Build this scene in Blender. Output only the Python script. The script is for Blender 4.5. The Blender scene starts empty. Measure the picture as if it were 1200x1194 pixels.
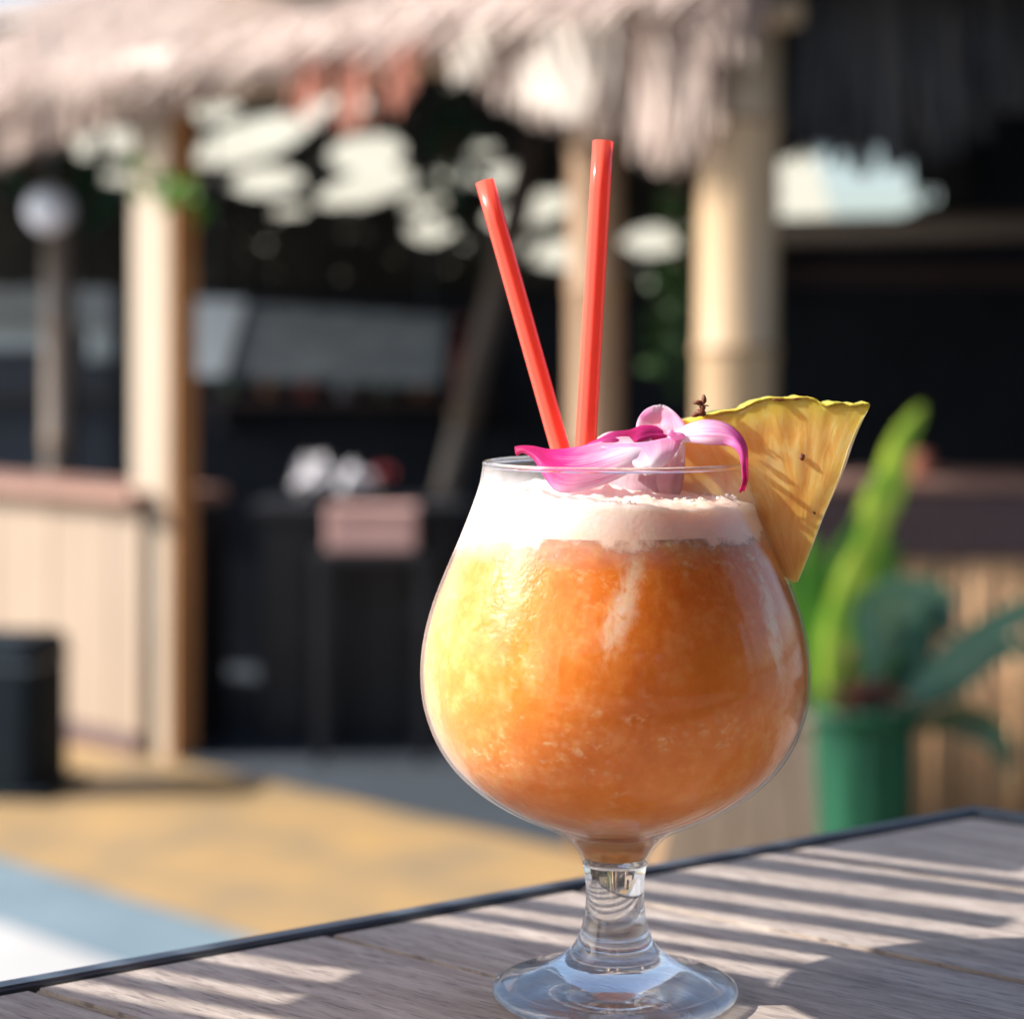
import bpy, bmesh, math, random
from mathutils import Vector, Matrix, noise
R = math.radians
rnd = random.Random(7)
S = bpy.context.scene
C = S.collection
# ---------------------------------------------------------------- camera
H = 1.215          # eye height above the floor; the table top is at 1.05
TT = 1.05
FPX = 2500.0       # focal length of the photograph in its own pixels
cd = bpy.data.cameras.new('camera'); cam = bpy.data.objects.new('camera', cd); C.objects.link(cam)
cam.location = (0, 0, H); cam.rotation_euler = (R(90), 0, 0)
cd.sensor_fit = 'HORIZONTAL'; cd.sensor_width = 24.0; cd.lens = 50.0
cd.shift_y = -(597 - 410) / 1200.0
cd.clip_start = 0.02; cd.clip_end = 600
cd.dof.use_dof = True; cd.dof.focus_distance = 0.525; cd.dof.aperture_fstop = 6.4
S.camera = cam
# ---------------------------------------------------------------- world, sun, exposure
EL = 35.0
SAZ = Vector((-1.0, -0.06)).normalized()
SUN = Vector((SAZ.x * math.cos(R(EL)), SAZ.y * math.cos(R(EL)), math.sin(R(EL))))
w = bpy.data.worlds.new('World'); S.world = w; w.use_nodes = True
nt = w.node_tree; bg = nt.nodes['Background']
sky = nt.nodes.new('ShaderNodeTexSky'); sky.sky_type = 'NISHITA'; sky.sun_disc = False
sky.sun_elevation = R(EL); sky.sun_rotation = math.atan2(SAZ.x, SAZ.y) % (2 * math.pi)
sky.air_density = 1.0; sky.dust_density = 2.5; sky.ozone_density = 1.5
nt.links.new(sky.outputs[0], bg.inputs[0]); bg.inputs[1].default_value = 0.12
sd = bpy.data.lights.new('sun', 'SUN'); sun = bpy.data.objects.new('sun', sd); C.objects.link(sun)
sd.energy = 4.7; sd.angle = R(0.4); sd.color = (1.0, 0.95, 0.89)
sun.rotation_euler = SUN.to_track_quat('Z', 'Y').to_euler(); sun.location = (-3, 1, 5)
S.view_settings.view_transform = 'Standard'; S.view_settings.look = 'None'
S.view_settings.exposure = 1.08; S.view_settings.gamma = 1.0
S.view_settings.use_curve_mapping = False
S.cycles.caustics_reflective = False; S.cycles.sample_clamp_indirect = 4.0
S.cycles.max_bounces = 14; S.cycles.transparent_max_bounces = 16; S.cycles.transmission_bounces = 12

# ---------------------------------------------------------------- helpers
def at(px, py, d):
    """point at distance d (m) seen at photo pixel px, py"""
    return Vector(((px - 600) * d / FPX, d, H - (py - 410) * d / FPX))

def link(name, me, m=None, parent=None):
    o = bpy.data.objects.new(name, me); C.objects.link(o)
    if m is not None and len(me.materials) == 0: me.materials.append(m)
    if parent is not None: o.parent = parent
    return o

def tag(o, label=None, cat=None, group=None, kind=None):
    if label: o['label'] = label
    if cat: o['category'] = cat
    if group: o['group'] = group
    if kind: o['kind'] = kind
    return o

def thing(name, label, cat, loc=(0, 0, 0), group=None):
    o = bpy.data.objects.new(name, None); C.objects.link(o); o.location = loc
    o.empty_display_size = 0.05
    return tag(o, label, cat, group)

def part(name, me, m, root, **k):
    """mesh given in world coordinates, parented to the thing at root"""
    off = root.matrix_world.translation if False else Vector(root.location)
    p = root.parent
    while p is not None:
        off = off + Vector(p.location); p = p.parent
    me.transform(Matrix.Translation(-off))
    o = link(name, me, m, root)
    return tag(o, **k)

def mesh(vs, fs, smooth=False, name='m'):
    me = bpy.data.meshes.new(name); me.from_pydata([tuple(v) for v in vs], [], fs); me.update()
    if smooth:
        for p in me.polygons: p.use_smooth = True
    return me

def box_me(c, size, ux=(1, 0, 0), bevel=0.0, seg=2):
    """box centred at c; ux is the horizontal direction of its first axis"""
    bm = bmesh.new(); bmesh.ops.create_cube(bm, size=1)
    a = Vector(ux).normalized(); b = Vector((-a.y, a.x, 0))
    for v in bm.verts:
        p = a * (v.co.x * size[0]) + b * (v.co.y * size[1]) + Vector((0, 0, v.co.z * size[2]))
        v.co = p + Vector(c)
    if bevel > 0:
        bmesh.ops.bevel(bm, geom=list(bm.edges), offset=bevel, segments=seg, affect='EDGES', profile=0.5)
    me = bpy.data.meshes.new('box'); bm.to_mesh(me); bm.free(); return me

def lathe_me(prof, c=(0, 0, 0), n=96, close=False, smooth=True):
    """prof: (radius, height) list; radius 0 ends make poles"""
    vs, fs, rows = [], [], []
    for r, h in prof:
        if r <= 1e-6:
            rows.append([len(vs)]); vs.append((c[0], c[1], c[2] + h))
        else:
            row = []
            for i in range(n):
                a = 2 * math.pi * i / n
                row.append(len(vs)); vs.append((c[0] + r * math.cos(a), c[1] + r * math.sin(a), c[2] + h))
            rows.append(row)
    m = len(rows)
    for k in range(m if close else m - 1):
        A, B = rows[k], rows[(k + 1) % m]
        for i in range(n):
            j = (i + 1) % n
            if len(A) == 1 and len(B) == 1: continue
            if len(A) == 1: fs.append((A[0], B[j], B[i]))
            elif len(B) == 1: fs.append((A[i], A[j], B[0]))
            else: fs.append((A[i], A[j], B[j], B[i]))
    me = mesh(vs, fs, smooth)
    bm = bmesh.new(); bm.from_mesh(me); bmesh.ops.recalc_face_normals(bm, faces=bm.faces); bm.to_mesh(me); bm.free()
    if smooth:
        for p in me.polygons: p.use_smooth = True
    return me

def cat(P, t):
    """Catmull-Rom through the tuples P at t in 0..len-1"""
    n = len(P) - 1; i = min(int(t), n - 1); f = t - i
    p0, p1, p2, p3 = P[max(i - 1, 0)], P[i], P[i + 1], P[min(i + 2, n)]
    return tuple(0.5 * ((2 * b) + (-a + c) * f + (2 * a - 5 * b + 4 * c - d) * f * f + (-a + 3 * b - 3 * c + d) * f ** 3)
                 for a, b, c, d in zip(p0, p1, p2, p3))

def resample(P, per=6):
    n = (len(P) - 1) * per
    return [cat(P, i / per) for i in range(n + 1)]

def tube_me(pts, radii, n=16, caps=True, hollow=0.0):
    pts = [Vector(p) for p in pts]
    if not hasattr(radii, '__len__'): radii = [radii] * len(pts)
    def rings(scale):
        out = []
        for i, p in enumerate(pts):
            d = (pts[min(i + 1, len(pts) - 1)] - pts[max(i - 1, 0)]).normalized()
            s = Vector((0, 1, 0)) if abs(d.y) < 0.9 else Vector((1, 0, 0))
            a = d.cross(s).normalized(); b = d.cross(a).normalized()
            out.append([p + (a * math.cos(2 * math.pi * k / n) + b * math.sin(2 * math.pi * k / n)) * max(radii[i] + scale, 1e-4) for k in range(n)])
        return out
    rr = rings(0); vs = [v for r in rr for v in r]; fs = []
    m = len(rr)
    for i in range(m - 1):
        for k in range(n):
            j = (k + 1) % n
            fs.append((i * n + k, i * n + j, (i + 1) * n + j, (i + 1) * n + k))
    if hollow:
        r2 = rings(-hollow); base = len(vs); vs += [v for r in r2 for v in r]
        for i in range(m - 1):
            for k in range(n):
                j = (k + 1) % n
                fs.append((base + i * n + j, base + i * n + k, base + (i + 1) * n + k, base + (i + 1) * n + j))
        for k in range(n):
            j = (k + 1) % n
            fs.append((j, k, base + k, base + j))
            fs.append(((m - 1) * n + k, (m - 1) * n + j, base + (m - 1) * n + j, base + (m - 1) * n + k))
        me = mesh(vs, fs, True)
        return me
    if caps:
        fs.append(tuple(range(n - 1, -1, -1))); fs.append(tuple((m - 1) * n + k for k in range(n)))
    me = mesh(vs, fs, True)
    if caps:
        me.polygons[len(fs) - 1].use_smooth = False; me.polygons[len(fs) - 2].use_smooth = False
    return me

def rot_tilt(me, axis_pt, ang):
    me.transform(Matrix.Translation(axis_pt) @ Matrix.Rotation(ang, 4, 'Y') @ Matrix.Translation(-Vector(axis_pt)))

# ---------------------------------------------------------------- materials
class NT:
    def __init__(s, name):
        s.m = bpy.data.materials.new(name); s.m.use_nodes = True; s.t = s.m.node_tree
        s.b = s.t.nodes['Principled BSDF']; s.out = s.t.nodes['Material Output']
    def n(s, typ, **k):
        x = s.t.nodes.new(typ)
        for a, v in k.items(): setattr(x, a, v)
        return x
    def l(s, a, b): s.t.links.new(a, b)
    def obj(s, scale=(1, 1, 1), rot=(0, 0, 0), which='Object'):
        tc = s.n('ShaderNodeTexCoord'); mp = s.n('ShaderNodeMapping')
        mp.inputs['Scale'].default_value = scale; mp.inputs['Rotation'].default_value = rot
        s.l(tc.outputs[which], mp.inputs[0]); return mp.outputs[0]
    def noise(s, vec, scale, detail=4, rough=0.55, dist=0.0):
        x = s.n('ShaderNodeTexNoise'); x.inputs['Scale'].default_value = scale
        x.inputs['Detail'].default_value = detail; x.inputs['Roughness'].default_value = rough
        x.inputs['Distortion'].default_value = dist
        s.l(vec, x.inputs['Vector']); return x.outputs['Fac']
    def ramp(s, fac, stops):
        x = s.n('ShaderNodeValToRGB'); r = x.color_ramp
        while len(r.elements) > 1: r.elements.remove(r.elements[-1])
        r.elements[0].position = stops[0][0]; r.elements[0].color = tuple(stops[0][1]) + (1,) if len(stops[0][1]) == 3 else stops[0][1]
        for p, c in stops[1:]:
            e = r.elements.new(p); e.color = tuple(c) + (1,) if len(c) == 3 else c
        s.l(fac, x.inputs[0]); return x.outputs[0]
    def mix(s, fac, a, b, mode='MIX'):
        x = s.n('ShaderNodeMix', data_type='RGBA', blend_type=mode)
        if isinstance(fac, (int, float)): x.inputs[0].default_value = fac
        else: s.l(fac, x.inputs[0])
        for v, i in ((a, 6), (b, 7)):
            if isinstance(v, (tuple, list)): x.inputs[i].default_value = tuple(v) + (1,) if len(v) == 3 else v
            else: s.l(v, x.inputs[i])
        return x.outputs[2]
    def math(s, op, a, b=0.0, clamp=False):
        x = s.n('ShaderNodeMath', operation=op, use_clamp=clamp)
        for v, i in ((a, 0), (b, 1)):
            if isinstance(v, (int, float)): x.inputs[i].default_value = v
            else: s.l(v, x.inputs[i])
        return x.outputs[0]
    def bump(s, h, strength=0.3, dist=0.002):
        x = s.n('ShaderNodeBump'); x.inputs['Strength'].default_value = strength; x.inputs['Distance'].default_value = dist
        s.l(h, x.inputs['Height']); s.l(x.outputs[0], s.b.inputs['Normal']); return x
    def set(s, **k):
        for a, v in k.items():
            s.b.inputs[a.replace('_', ' ')].default_value = v

def simple(name, c1, c2=None, rough=0.6, scale=8, stretch=(1, 1, 1), bump=0.2, bdist=0.003, spec=0.4, rnd_obj=0.0, which='Object'):
    t = NT(name); c2 = c2 or tuple(x * 0.7 for x in c1)
    v = t.obj(stretch, which=which); f = t.noise(v, scale, 5)
    col = t.ramp(f, [(0.3, c2), (0.7, c1)])
    if rnd_obj:
        oi = t.n('ShaderNodeObjectInfo')
        g = t.math('ADD', t.math('MULTIPLY', oi.outputs['Random'], rnd_obj), 1 - rnd_obj / 2)
        cm = t.n('ShaderNodeVectorMath', operation='SCALE'); t.l(col, cm.inputs[0]); t.l(g, cm.inputs['Scale']); col = cm.outputs[0]
    t.l(col, t.b.inputs['Base Color']); t.set(Roughness=rough)
    t.b.inputs['Specular IOR Level'].default_value = spec
    if bump: t.bump(f, bump, bdist)
    return t.m

M = {}
M['concrete'] = simple('concrete', (0.30, 0.30, 0.31), (0.22, 0.22, 0.235), 0.8, 3, bump=0.3)
M['yellow_paint'] = simple('yellow_paint', (0.37, 0.235, 0.095), (0.22, 0.165, 0.10), 0.6, 3.5, (1, 1, 1), 0.15)
M['blue_paint'] = simple('blue_paint', (0.17, 0.235, 0.27), (0.12, 0.175, 0.215), 0.6, 3, bump=0.15)
M['white_paint'] = simple('white_paint', (0.46, 0.45, 0.44), (0.36, 0.36, 0.36), 0.6, 3, bump=0.15)
M['timber'] = simple('timber', (0.36, 0.30, 0.235), (0.31, 0.255, 0.19), 0.6, 6, (6, 6, 0.6), 0.3, rnd_obj=0.12)
M['timber_shade_side'] = simple('timber_shade_side', (0.50, 0.24, 0.09), (0.42, 0.19, 0.07), 0.6, 6, (6, 6, 0.6), 0.3)  # shaded copy of the timber, with its warm light put in the colour
M['panel'] = simple('panel', (0.31, 0.24, 0.18), (0.25, 0.19, 0.14), 0.65, 5, (8, 8, 0.5), 0.2, rnd_obj=0.10)
M['ctop'] = simple('counter_top_wood', (0.30, 0.17, 0.13), (0.22, 0.12, 0.09), 0.5, 6, (1, 6, 6), 0.2)
M['fascia'] = simple('fascia_wood', (0.12, 0.075, 0.075), (0.075, 0.048, 0.048), 0.6, 6, (1, 6, 6), 0.2)
M['reed'] = simple('reed', (0.80, 0.50, 0.27), (0.62, 0.35, 0.17), 0.5, 10, (4, 4, 0.8), 0.2, rnd_obj=0.8)
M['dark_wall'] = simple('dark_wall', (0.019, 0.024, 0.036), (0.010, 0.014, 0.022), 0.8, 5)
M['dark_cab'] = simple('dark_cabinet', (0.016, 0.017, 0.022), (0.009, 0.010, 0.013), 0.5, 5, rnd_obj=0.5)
M['shaded_floor'] = simple('shaded_floor', (0.045, 0.055, 0.07), (0.03, 0.04, 0.05), 0.7, 2.5)
M['deck'] = simple('added_deck_boards', (0.17, 0.16, 0.15), (0.12, 0.11, 0.10), 0.7, 2.5)
M['slate'] = simple('slate_wall', (0.09, 0.11, 0.14), (0.05, 0.06, 0.085), 0.7, 2.5)
M['pale_blue'] = simple('pale_blue_panel', (0.42, 0.50, 0.55), (0.30, 0.37, 0.42), 0.5, 4)
M['globe'] = simple('lamp_glass_white', (0.80, 0.86, 0.95), (0.76, 0.82, 0.92), 0.15, 4, bump=0)
M['board'] = simple('hanging_board', (0.13, 0.165, 0.185), (0.045, 0.06, 0.072), 0.6, 9, (1, 1, 2.5), 0.1)
M['bin'] = simple('dark_plastic', (0.006, 0.013, 0.020), (0.004, 0.009, 0.014), 0.7, 20, spec=0.15)
M['white_petal'] = simple('white_flowers', (0.8, 0.78, 0.8), (0.6, 0.6, 0.65), 0.6, 20)
M['red_petal'] = simple('red_flower', (0.35, 0.02, 0.03), None, 0.6, 20)
M['pink_box'] = simple('pink_card', (0.62, 0.38, 0.34), (0.5, 0.3, 0.27), 0.7, 6)
M['terracotta'] = simple('terracotta', (0.45, 0.16, 0.10), None, 0.7, 6)
M['cream'] = simple('cream_canvas', (0.44, 0.425, 0.34), (0.37, 0.35, 0.27), 0.8, 2)
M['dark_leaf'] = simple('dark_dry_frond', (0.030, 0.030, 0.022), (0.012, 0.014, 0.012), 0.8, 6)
M['vine'] = simple('vine_leaf', (0.06, 0.13, 0.03), (0.02, 0.05, 0.015), 0.5, 8)
M['metal'] = simple('dark_metal', (0.055, 0.075, 0.10), (0.03, 0.04, 0.055), 0.32, 60, bump=0.1, spec=0.8)
M['bamboo_slat'] = simple('bamboo_slat', (0.42, 0.32, 0.18), (0.33, 0.24, 0.13), 0.5, 8, (1, 8, 8), 0.1)
M['node'] = simple('bamboo_node', (0.30, 0.19, 0.10), (0.20, 0.12, 0.06), 0.6, 12)
M['pot'] = simple('green_pot', (0.014, 0.095, 0.05), (0.005, 0.035, 0.02), 0.6, 5, (6, 6, 1), 0.3, spec=0.15)
M['stem'] = simple('plant_stem', (0.16, 0.05, 0.04), (0.10, 0.04, 0.03), 0.5, 8)
M['soil'] = simple('soil', (0.03, 0.02, 0.015), None, 0.9, 30)

def bamboo_mat(name, c1, c2):
    t = NT(name); v = t.obj((10, 10, 0.5)); f = t.noise(v, 4, 5)
    v2 = t.obj((1, 1, 1)); g = t.noise(v2, 3, 3)
    a = t.ramp(f, [(0.3, c2), (0.72, c1)])
    col = t.mix(t.math('MULTIPLY', g, 0.5), a, tuple(x * 0.8 for x in c2))
    t.l(col, t.b.inputs['Base Color']); t.set(Roughness=0.38); t.bump(f, 0.15, 0.002); return t.m
M['bamboo'] = bamboo_mat('bamboo_cane', (0.50, 0.37, 0.23), (0.40, 0.27, 0.15))
M['bamboo_brown'] = bamboo_mat('bamboo_cane_brown', (0.36, 0.24, 0.15), (0.27, 0.17, 0.10))
M['bamboo_grey'] = bamboo_mat('bamboo_cane_grey', (0.22, 0.19, 0.16), (0.15, 0.12, 0.10))

def straw_mat(name, cols, trans=0.15):
    """dry thatch: colour differs from strand to strand"""
    t = NT(name)
    g = t.n('ShaderNodeNewGeometry')
    col = t.ramp(g.outputs['Random Per Island'], cols)
    t.l(col, t.b.inputs['Base Color']); t.set(Roughness=0.75)
    tr = t.n('ShaderNodeBsdfTranslucent'); t.l(col, tr.inputs[0])
    mx = t.n('ShaderNodeMixShader'); mx.inputs[0].default_value = trans
    t.l(t.b.outputs[0], mx.inputs[1]); t.l(tr.outputs[0], mx.inputs[2]); t.l(mx.outputs[0], t.out.inputs[0])
    return t.m
M['thatch'] = straw_mat('dry_thatch', [(0.0, (0.38, 0.28, 0.24)), (0.5, (0.48, 0.38, 0.33)), (1.0, (0.62, 0.52, 0.455))], 0.3)
M['thatch_sunlit'] = straw_mat('sunlit_thatch', [(0.0, (0.66, 0.58, 0.50)), (1.0, (0.85, 0.80, 0.72))], 0.3)  # sun on the fringe, painted as whiter straw
M['thatch_red'] = straw_mat('red_thatch', [(0.0, (0.36, 0.12, 0.08)), (1.0, (0.55, 0.22, 0.15))], 0.3)
M['thatch_dark'] = straw_mat('shaded_thatch', [(0.0, (0.012, 0.012, 0.015)), (0.8, (0.04, 0.04, 0.042)), (1.0, (0.08, 0.07, 0.065))], 0.05)  # roof shade is put into this near-black straw colour
def leaf_mat(name, cols, trans=0.3):
    t = NT(name); v = t.obj((1, 1, 1)); f = t.noise(v, 14, 3)
    uv = t.n('ShaderNodeUVMap'); sx = t.n('ShaderNodeSeparateXYZ'); t.l(uv.outputs[0], sx.inputs[0])
    veins = t.math('SINE', t.math('ADD', t.math('MULTIPLY', sx.outputs[1], 120.0), t.math('MULTIPLY', t.math('ABSOLUTE', t.math('SUBTRACT', sx.outputs[0], 0.5)), -60.0)))
    f2 = t.math('ADD', f, t.math('MULTIPLY', veins, 0.08))
    col = t.ramp(f2, cols); t.l(col, t.b.inputs['Base Color']); t.set(Roughness=0.35)
    t.bump(f2, 0.3, 0.002)
    tr = t.n('ShaderNodeBsdfTranslucent'); t.l(col, tr.inputs[0])
    mx = t.n('ShaderNodeMixShader'); mx.inputs[0].default_value = trans
    t.l(t.b.outputs[0], mx.inputs[1]); t.l(tr.outputs[0], mx.inputs[2]); t.l(mx.outputs[0], t.out.inputs[0])
    return t.m
M['leaf_lime'] = leaf_mat('lime_leaf', [(0.3, (0.16, 0.34, 0.03)), (0.7, (0.50, 0.62, 0.08))], 0.45)
M['leaf_green'] = leaf_mat('green_leaf', [(0.3, (0.03, 0.13, 0.02)), (0.7, (0.10, 0.26, 0.03))], 0.4)
M['leaf_blue'] = leaf_mat('blue_green_leaf', [(0.3, (0.05, 0.17, 0.13)), (0.7, (0.12, 0.27, 0.21))], 0.1)
M['leaf_dark'] = leaf_mat('dark_leaf_green', [(0.3, (0.012, 0.05, 0.03)), (0.7, (0.03, 0.09, 0.05))], 0.1)

def table_wood():
    t = NT('weathered_table_wood')
    tc = t.n('ShaderNodeTexCoord'); mp = t.n('ShaderNodeMapping'); t.l(tc.outputs['Object'], mp.inputs[0])
    oi = t.n('ShaderNodeObjectInfo'); cb = t.n('ShaderNodeCombineXYZ')
    t.l(t.math('MULTIPLY', oi.outputs['Random'], 7.0), cb.inputs[2]); t.l(t.math('MULTIPLY', oi.outputs['Random'], 3.0), cb.inputs[0])
    t.l(cb.outputs[0], mp.inputs['Location']); mp.inputs['Scale'].default_value = (1.0, 9.0, 1.0)
    v = mp.outputs[0]
    grain = t.noise(v, 22, 8, 0.68, 0.6); fine = t.noise(v, 120, 4, 0.6); big = t.noise(tc.outputs['Object'], 9, 4, 0.6)
    col = t.ramp(grain, [(0.28, (0.13, 0.100, 0.082)), (0.5, (0.30, 0.250, 0.212)), (0.72, (0.50, 0.435, 0.38))])
    col = t.mix(t.math('MULTIPLY', big, 0.55), col, (0.35, 0.295, 0.262))
    col = t.mix(t.ramp(fine, [(0.34, (0.7, 0.7, 0.7)), (0.46, (0, 0, 0))]), col, (0.07, 0.052, 0.05))
    sc = t.n('ShaderNodeVectorMath', operation='SCALE'); t.l(col, sc.inputs[0])
    t.l(t.math('ADD', t.math('MULTIPLY', oi.outputs['Random'], 0.25), 0.92), sc.inputs['Scale'])
    t.l(sc.outputs[0], t.b.inputs['Base Color'])
    t.l(t.ramp(grain, [(0.3, (0.62,) * 3), (0.7, (0.42,) * 3)]), t.b.inputs['Roughness'])
    t.bump(t.math('ADD', grain, t.math('MULTIPLY', fine, 0.5)), 0.5, 0.0008)
    return t.m
M['wood'] = table_wood()

def thin_glass():
    """thin wall: passes light straight on, mirrors a little more at the rim"""
    t = NT('thin_glass'); t.t.nodes.remove(t.b)
    tr = t.n('ShaderNodeBsdfTransparent'); tr.inputs[0].default_value = (0.985, 0.99, 0.99, 1)
    gl = t.n('ShaderNodeBsdfGlossy'); gl.inputs['Roughness'].default_value = 0.07
    fc = t.n('ShaderNodeLayerWeight'); fc.inputs[0].default_value = 0.5
    frs = t.math('ADD', 0.016, t.math('MULTIPLY', t.math('POWER', fc.outputs['Facing'], 5.0), 0.6))
    v = t.obj((1, 1, 1)); nz = t.noise(v, 260, 3); bp = t.n('ShaderNodeBump'); bp.inputs['Strength'].default_value = 0.05; bp.inputs['Distance'].default_value = 0.0005
    t.l(t.noise(v, 45, 2), bp.inputs['Height']); t.l(bp.outputs[0], gl.inputs['Normal'])
    mx = t.n('ShaderNodeMixShader'); t.l(frs, mx.inputs[0]); t.l(tr.outputs[0], mx.inputs[1]); t.l(gl.outputs[0], mx.inputs[2])
    # faint mist on the cold outside of the bowl
    df = t.n('ShaderNodeBsdfTranslucent'); df.inputs[0].default_value = (0.9, 0.9, 0.92, 1)
    d2 = t.n('ShaderNodeBsdfDiffuse'); d2.inputs[0].default_value = (0.9, 0.9, 0.92, 1)
    dm = t.n('ShaderNodeMixShader'); dm.inputs[0].default_value = 0.5; t.l(d2.outputs[0], dm.inputs[1]); t.l(df.outputs[0], dm.inputs[2])
    lw = t.n('ShaderNodeLayerWeight'); lw.inputs[0].default_value = 0.35
    m2 = t.n('ShaderNodeMixShader')
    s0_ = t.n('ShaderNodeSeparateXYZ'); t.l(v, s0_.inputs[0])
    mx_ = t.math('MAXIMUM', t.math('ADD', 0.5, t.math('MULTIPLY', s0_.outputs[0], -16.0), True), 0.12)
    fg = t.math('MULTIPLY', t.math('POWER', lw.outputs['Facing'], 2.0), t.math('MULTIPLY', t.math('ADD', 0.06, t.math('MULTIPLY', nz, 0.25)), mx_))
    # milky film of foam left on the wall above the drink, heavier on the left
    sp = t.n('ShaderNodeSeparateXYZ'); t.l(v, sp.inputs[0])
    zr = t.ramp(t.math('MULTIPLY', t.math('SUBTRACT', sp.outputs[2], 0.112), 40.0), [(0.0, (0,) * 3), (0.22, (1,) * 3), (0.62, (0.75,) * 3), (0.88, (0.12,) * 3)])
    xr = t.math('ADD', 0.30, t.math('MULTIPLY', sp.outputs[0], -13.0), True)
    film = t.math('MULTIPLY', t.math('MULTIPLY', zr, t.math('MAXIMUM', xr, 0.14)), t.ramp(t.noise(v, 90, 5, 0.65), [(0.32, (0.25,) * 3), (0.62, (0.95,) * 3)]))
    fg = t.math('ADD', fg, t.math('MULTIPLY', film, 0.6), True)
    t.l(fg, m2.inputs[0]); t.l(mx.outputs[0], m2.inputs[1]); t.l(dm.outputs[0], m2.inputs[2])
    t.l(m2.outputs[0], t.out.inputs[0]); return t.m
M['thin_glass'] = thin_glass()
def solid_glass():
    t = NT('solid_glass'); t.set(Roughness=0.0, IOR=1.5); t.b.inputs['Transmission Weight'].default_value = 1.0
    t.b.inputs['Base Color'].default_value = (0.98, 0.99, 1, 1)
    tr = t.n('ShaderNodeBsdfTransparent'); mx = t.n('ShaderNodeMixShader'); mx.inputs[0].default_value = 0.16
    t.l(t.b.outputs[0], mx.inputs[1]); t.l(tr.outputs[0], mx.inputs[2]); t.l(mx.outputs[0], t.out.inputs[0]); return t.m
M['glass'] = solid_glass()

def drink_mat():
    t = NT('orange_slush'); v = t.obj()
    big = t.noise(v, 44, 4, 0.55, 0.5); mid = t.noise(v, 130, 5, 0.65); fine = t.noise(v, 420, 3, 0.6)
    sx = t.n('ShaderNodeSeparateXYZ'); t.l(v, sx.inputs[0]); z = sx.outputs[2]; x = sx.outputs[0]
    mixf = t.math('ADD', t.math('MULTIPLY', big, 0.35), t.math('ADD', t.math('MULTIPLY', mid, 0.40), t.math('MULTIPLY', fine, 0.25)))
    gold = t.ramp(mixf, [(0.36, (0.73, 0.215, 0.024)), (0.50, (0.81, 0.275, 0.046)), (0.62, (0.87, 0.39, 0.12))])
    red = t.ramp(mixf, [(0.36, (0.60, 0.095, 0.006)), (0.50, (0.72, 0.150, 0.012)), (0.62, (0.80, 0.25, 0.045))])
    lay = t.math('ADD', t.math('MULTIPLY', t.math('SUBTRACT', z, 0.094), 30.0), t.math('ADD', t.math('MULTIPLY', x, 7.0), t.math('MULTIPLY', t.math('SUBTRACT', big, 0.5), 1.6)))
    col = t.mix(t.ramp(lay, [(0.0, (0,) * 3), (1.0, (1,) * 3)]), gold, red)
    # ice flecks
    vo = t.n('ShaderNodeTexVoronoi'); vo.inputs['Scale'].default_value = 330; vo.inputs['Randomness'].default_value = 1
    t.l(v, vo.inputs['Vector'])
    spot = t.ramp(vo.outputs['Distance'], [(0.10, (1,) * 3), (0.42, (0,) * 3)])
    zone = t.ramp(t.noise(v, 55, 2), [(0.50, (0,) * 3), (0.66, (1,) * 3)])
    col = t.mix(t.math('MULTIPLY', t.math('MULTIPLY', spot, zone), 0.25), col, (0.95, 0.74, 0.45))
    topf = t.ramp(t.math('ADD', t.math('MULTIPLY', t.math('SUBTRACT', z, 0.113), 180.0), t.math('MULTIPLY', mid, 2.2)), [(1.25, (0,) * 3), (2.3, (0.85,) * 3)])
    col = t.mix(topf, col, (0.88, 0.48, 0.24))
    pulp = t.ramp(t.noise(t.obj((1, 1, 1.5)), 260, 6, 0.75, 0.25), [(0.55, (0,) * 3), (0.66, (1,) * 3)])
    col = t.mix(t.math('MULTIPLY', t.math('MULTIPLY', pulp, zone), 0.75), col, (0.96, 0.72, 0.42))
    # reflections on the glass, painted into the drink as two ragged pale streaks
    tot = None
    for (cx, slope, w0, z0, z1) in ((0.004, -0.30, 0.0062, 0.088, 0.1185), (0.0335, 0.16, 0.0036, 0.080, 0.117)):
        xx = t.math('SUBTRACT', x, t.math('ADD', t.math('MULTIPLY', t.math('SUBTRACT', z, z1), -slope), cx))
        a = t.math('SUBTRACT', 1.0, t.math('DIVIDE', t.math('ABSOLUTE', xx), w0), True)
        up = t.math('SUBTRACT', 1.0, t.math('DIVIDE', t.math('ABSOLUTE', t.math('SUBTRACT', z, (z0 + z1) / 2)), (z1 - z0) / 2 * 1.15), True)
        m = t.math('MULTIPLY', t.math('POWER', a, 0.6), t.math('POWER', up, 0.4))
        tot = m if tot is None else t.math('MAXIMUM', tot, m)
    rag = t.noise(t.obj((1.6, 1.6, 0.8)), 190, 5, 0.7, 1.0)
    streak = t.math('MULTIPLY', t.ramp(t.math('MULTIPLY', t.math('ADD', tot, 0.15), rag), [(0.30, (0,) * 3), (0.50, (1,) * 3)]), tot)
    streak = t.math('MULTIPLY', streak, t.ramp(t.math('MULTIPLY', sx.outputs[1], -1.0), [(0.0, (0,) * 3), (0.01, (1,) * 3)]))
    col = t.mix(t.math('MULTIPLY', streak, 0.75), col, (0.95, 0.75, 0.56))
    t.l(col, t.b.inputs['Base Color'])
    t.set(Roughness=0.35); t.b.inputs['Specular IOR Level'].default_value = 0.15; t.b.inputs['Subsurface Weight'].default_value = 0.9
    t.b.inputs['Subsurface Radius'].default_value = (1.0, 0.42, 0.12); t.b.inputs['Subsurface Scale'].default_value = 0.030
    t.b.inputs['Subsurface Anisotropy'].default_value = 0.3
    t.bump(t.math('ADD', mid, t.math('MULTIPLY', fine, 0.5)), 0.45, 0.0012); return t.m
M['drink'] = drink_mat()
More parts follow.
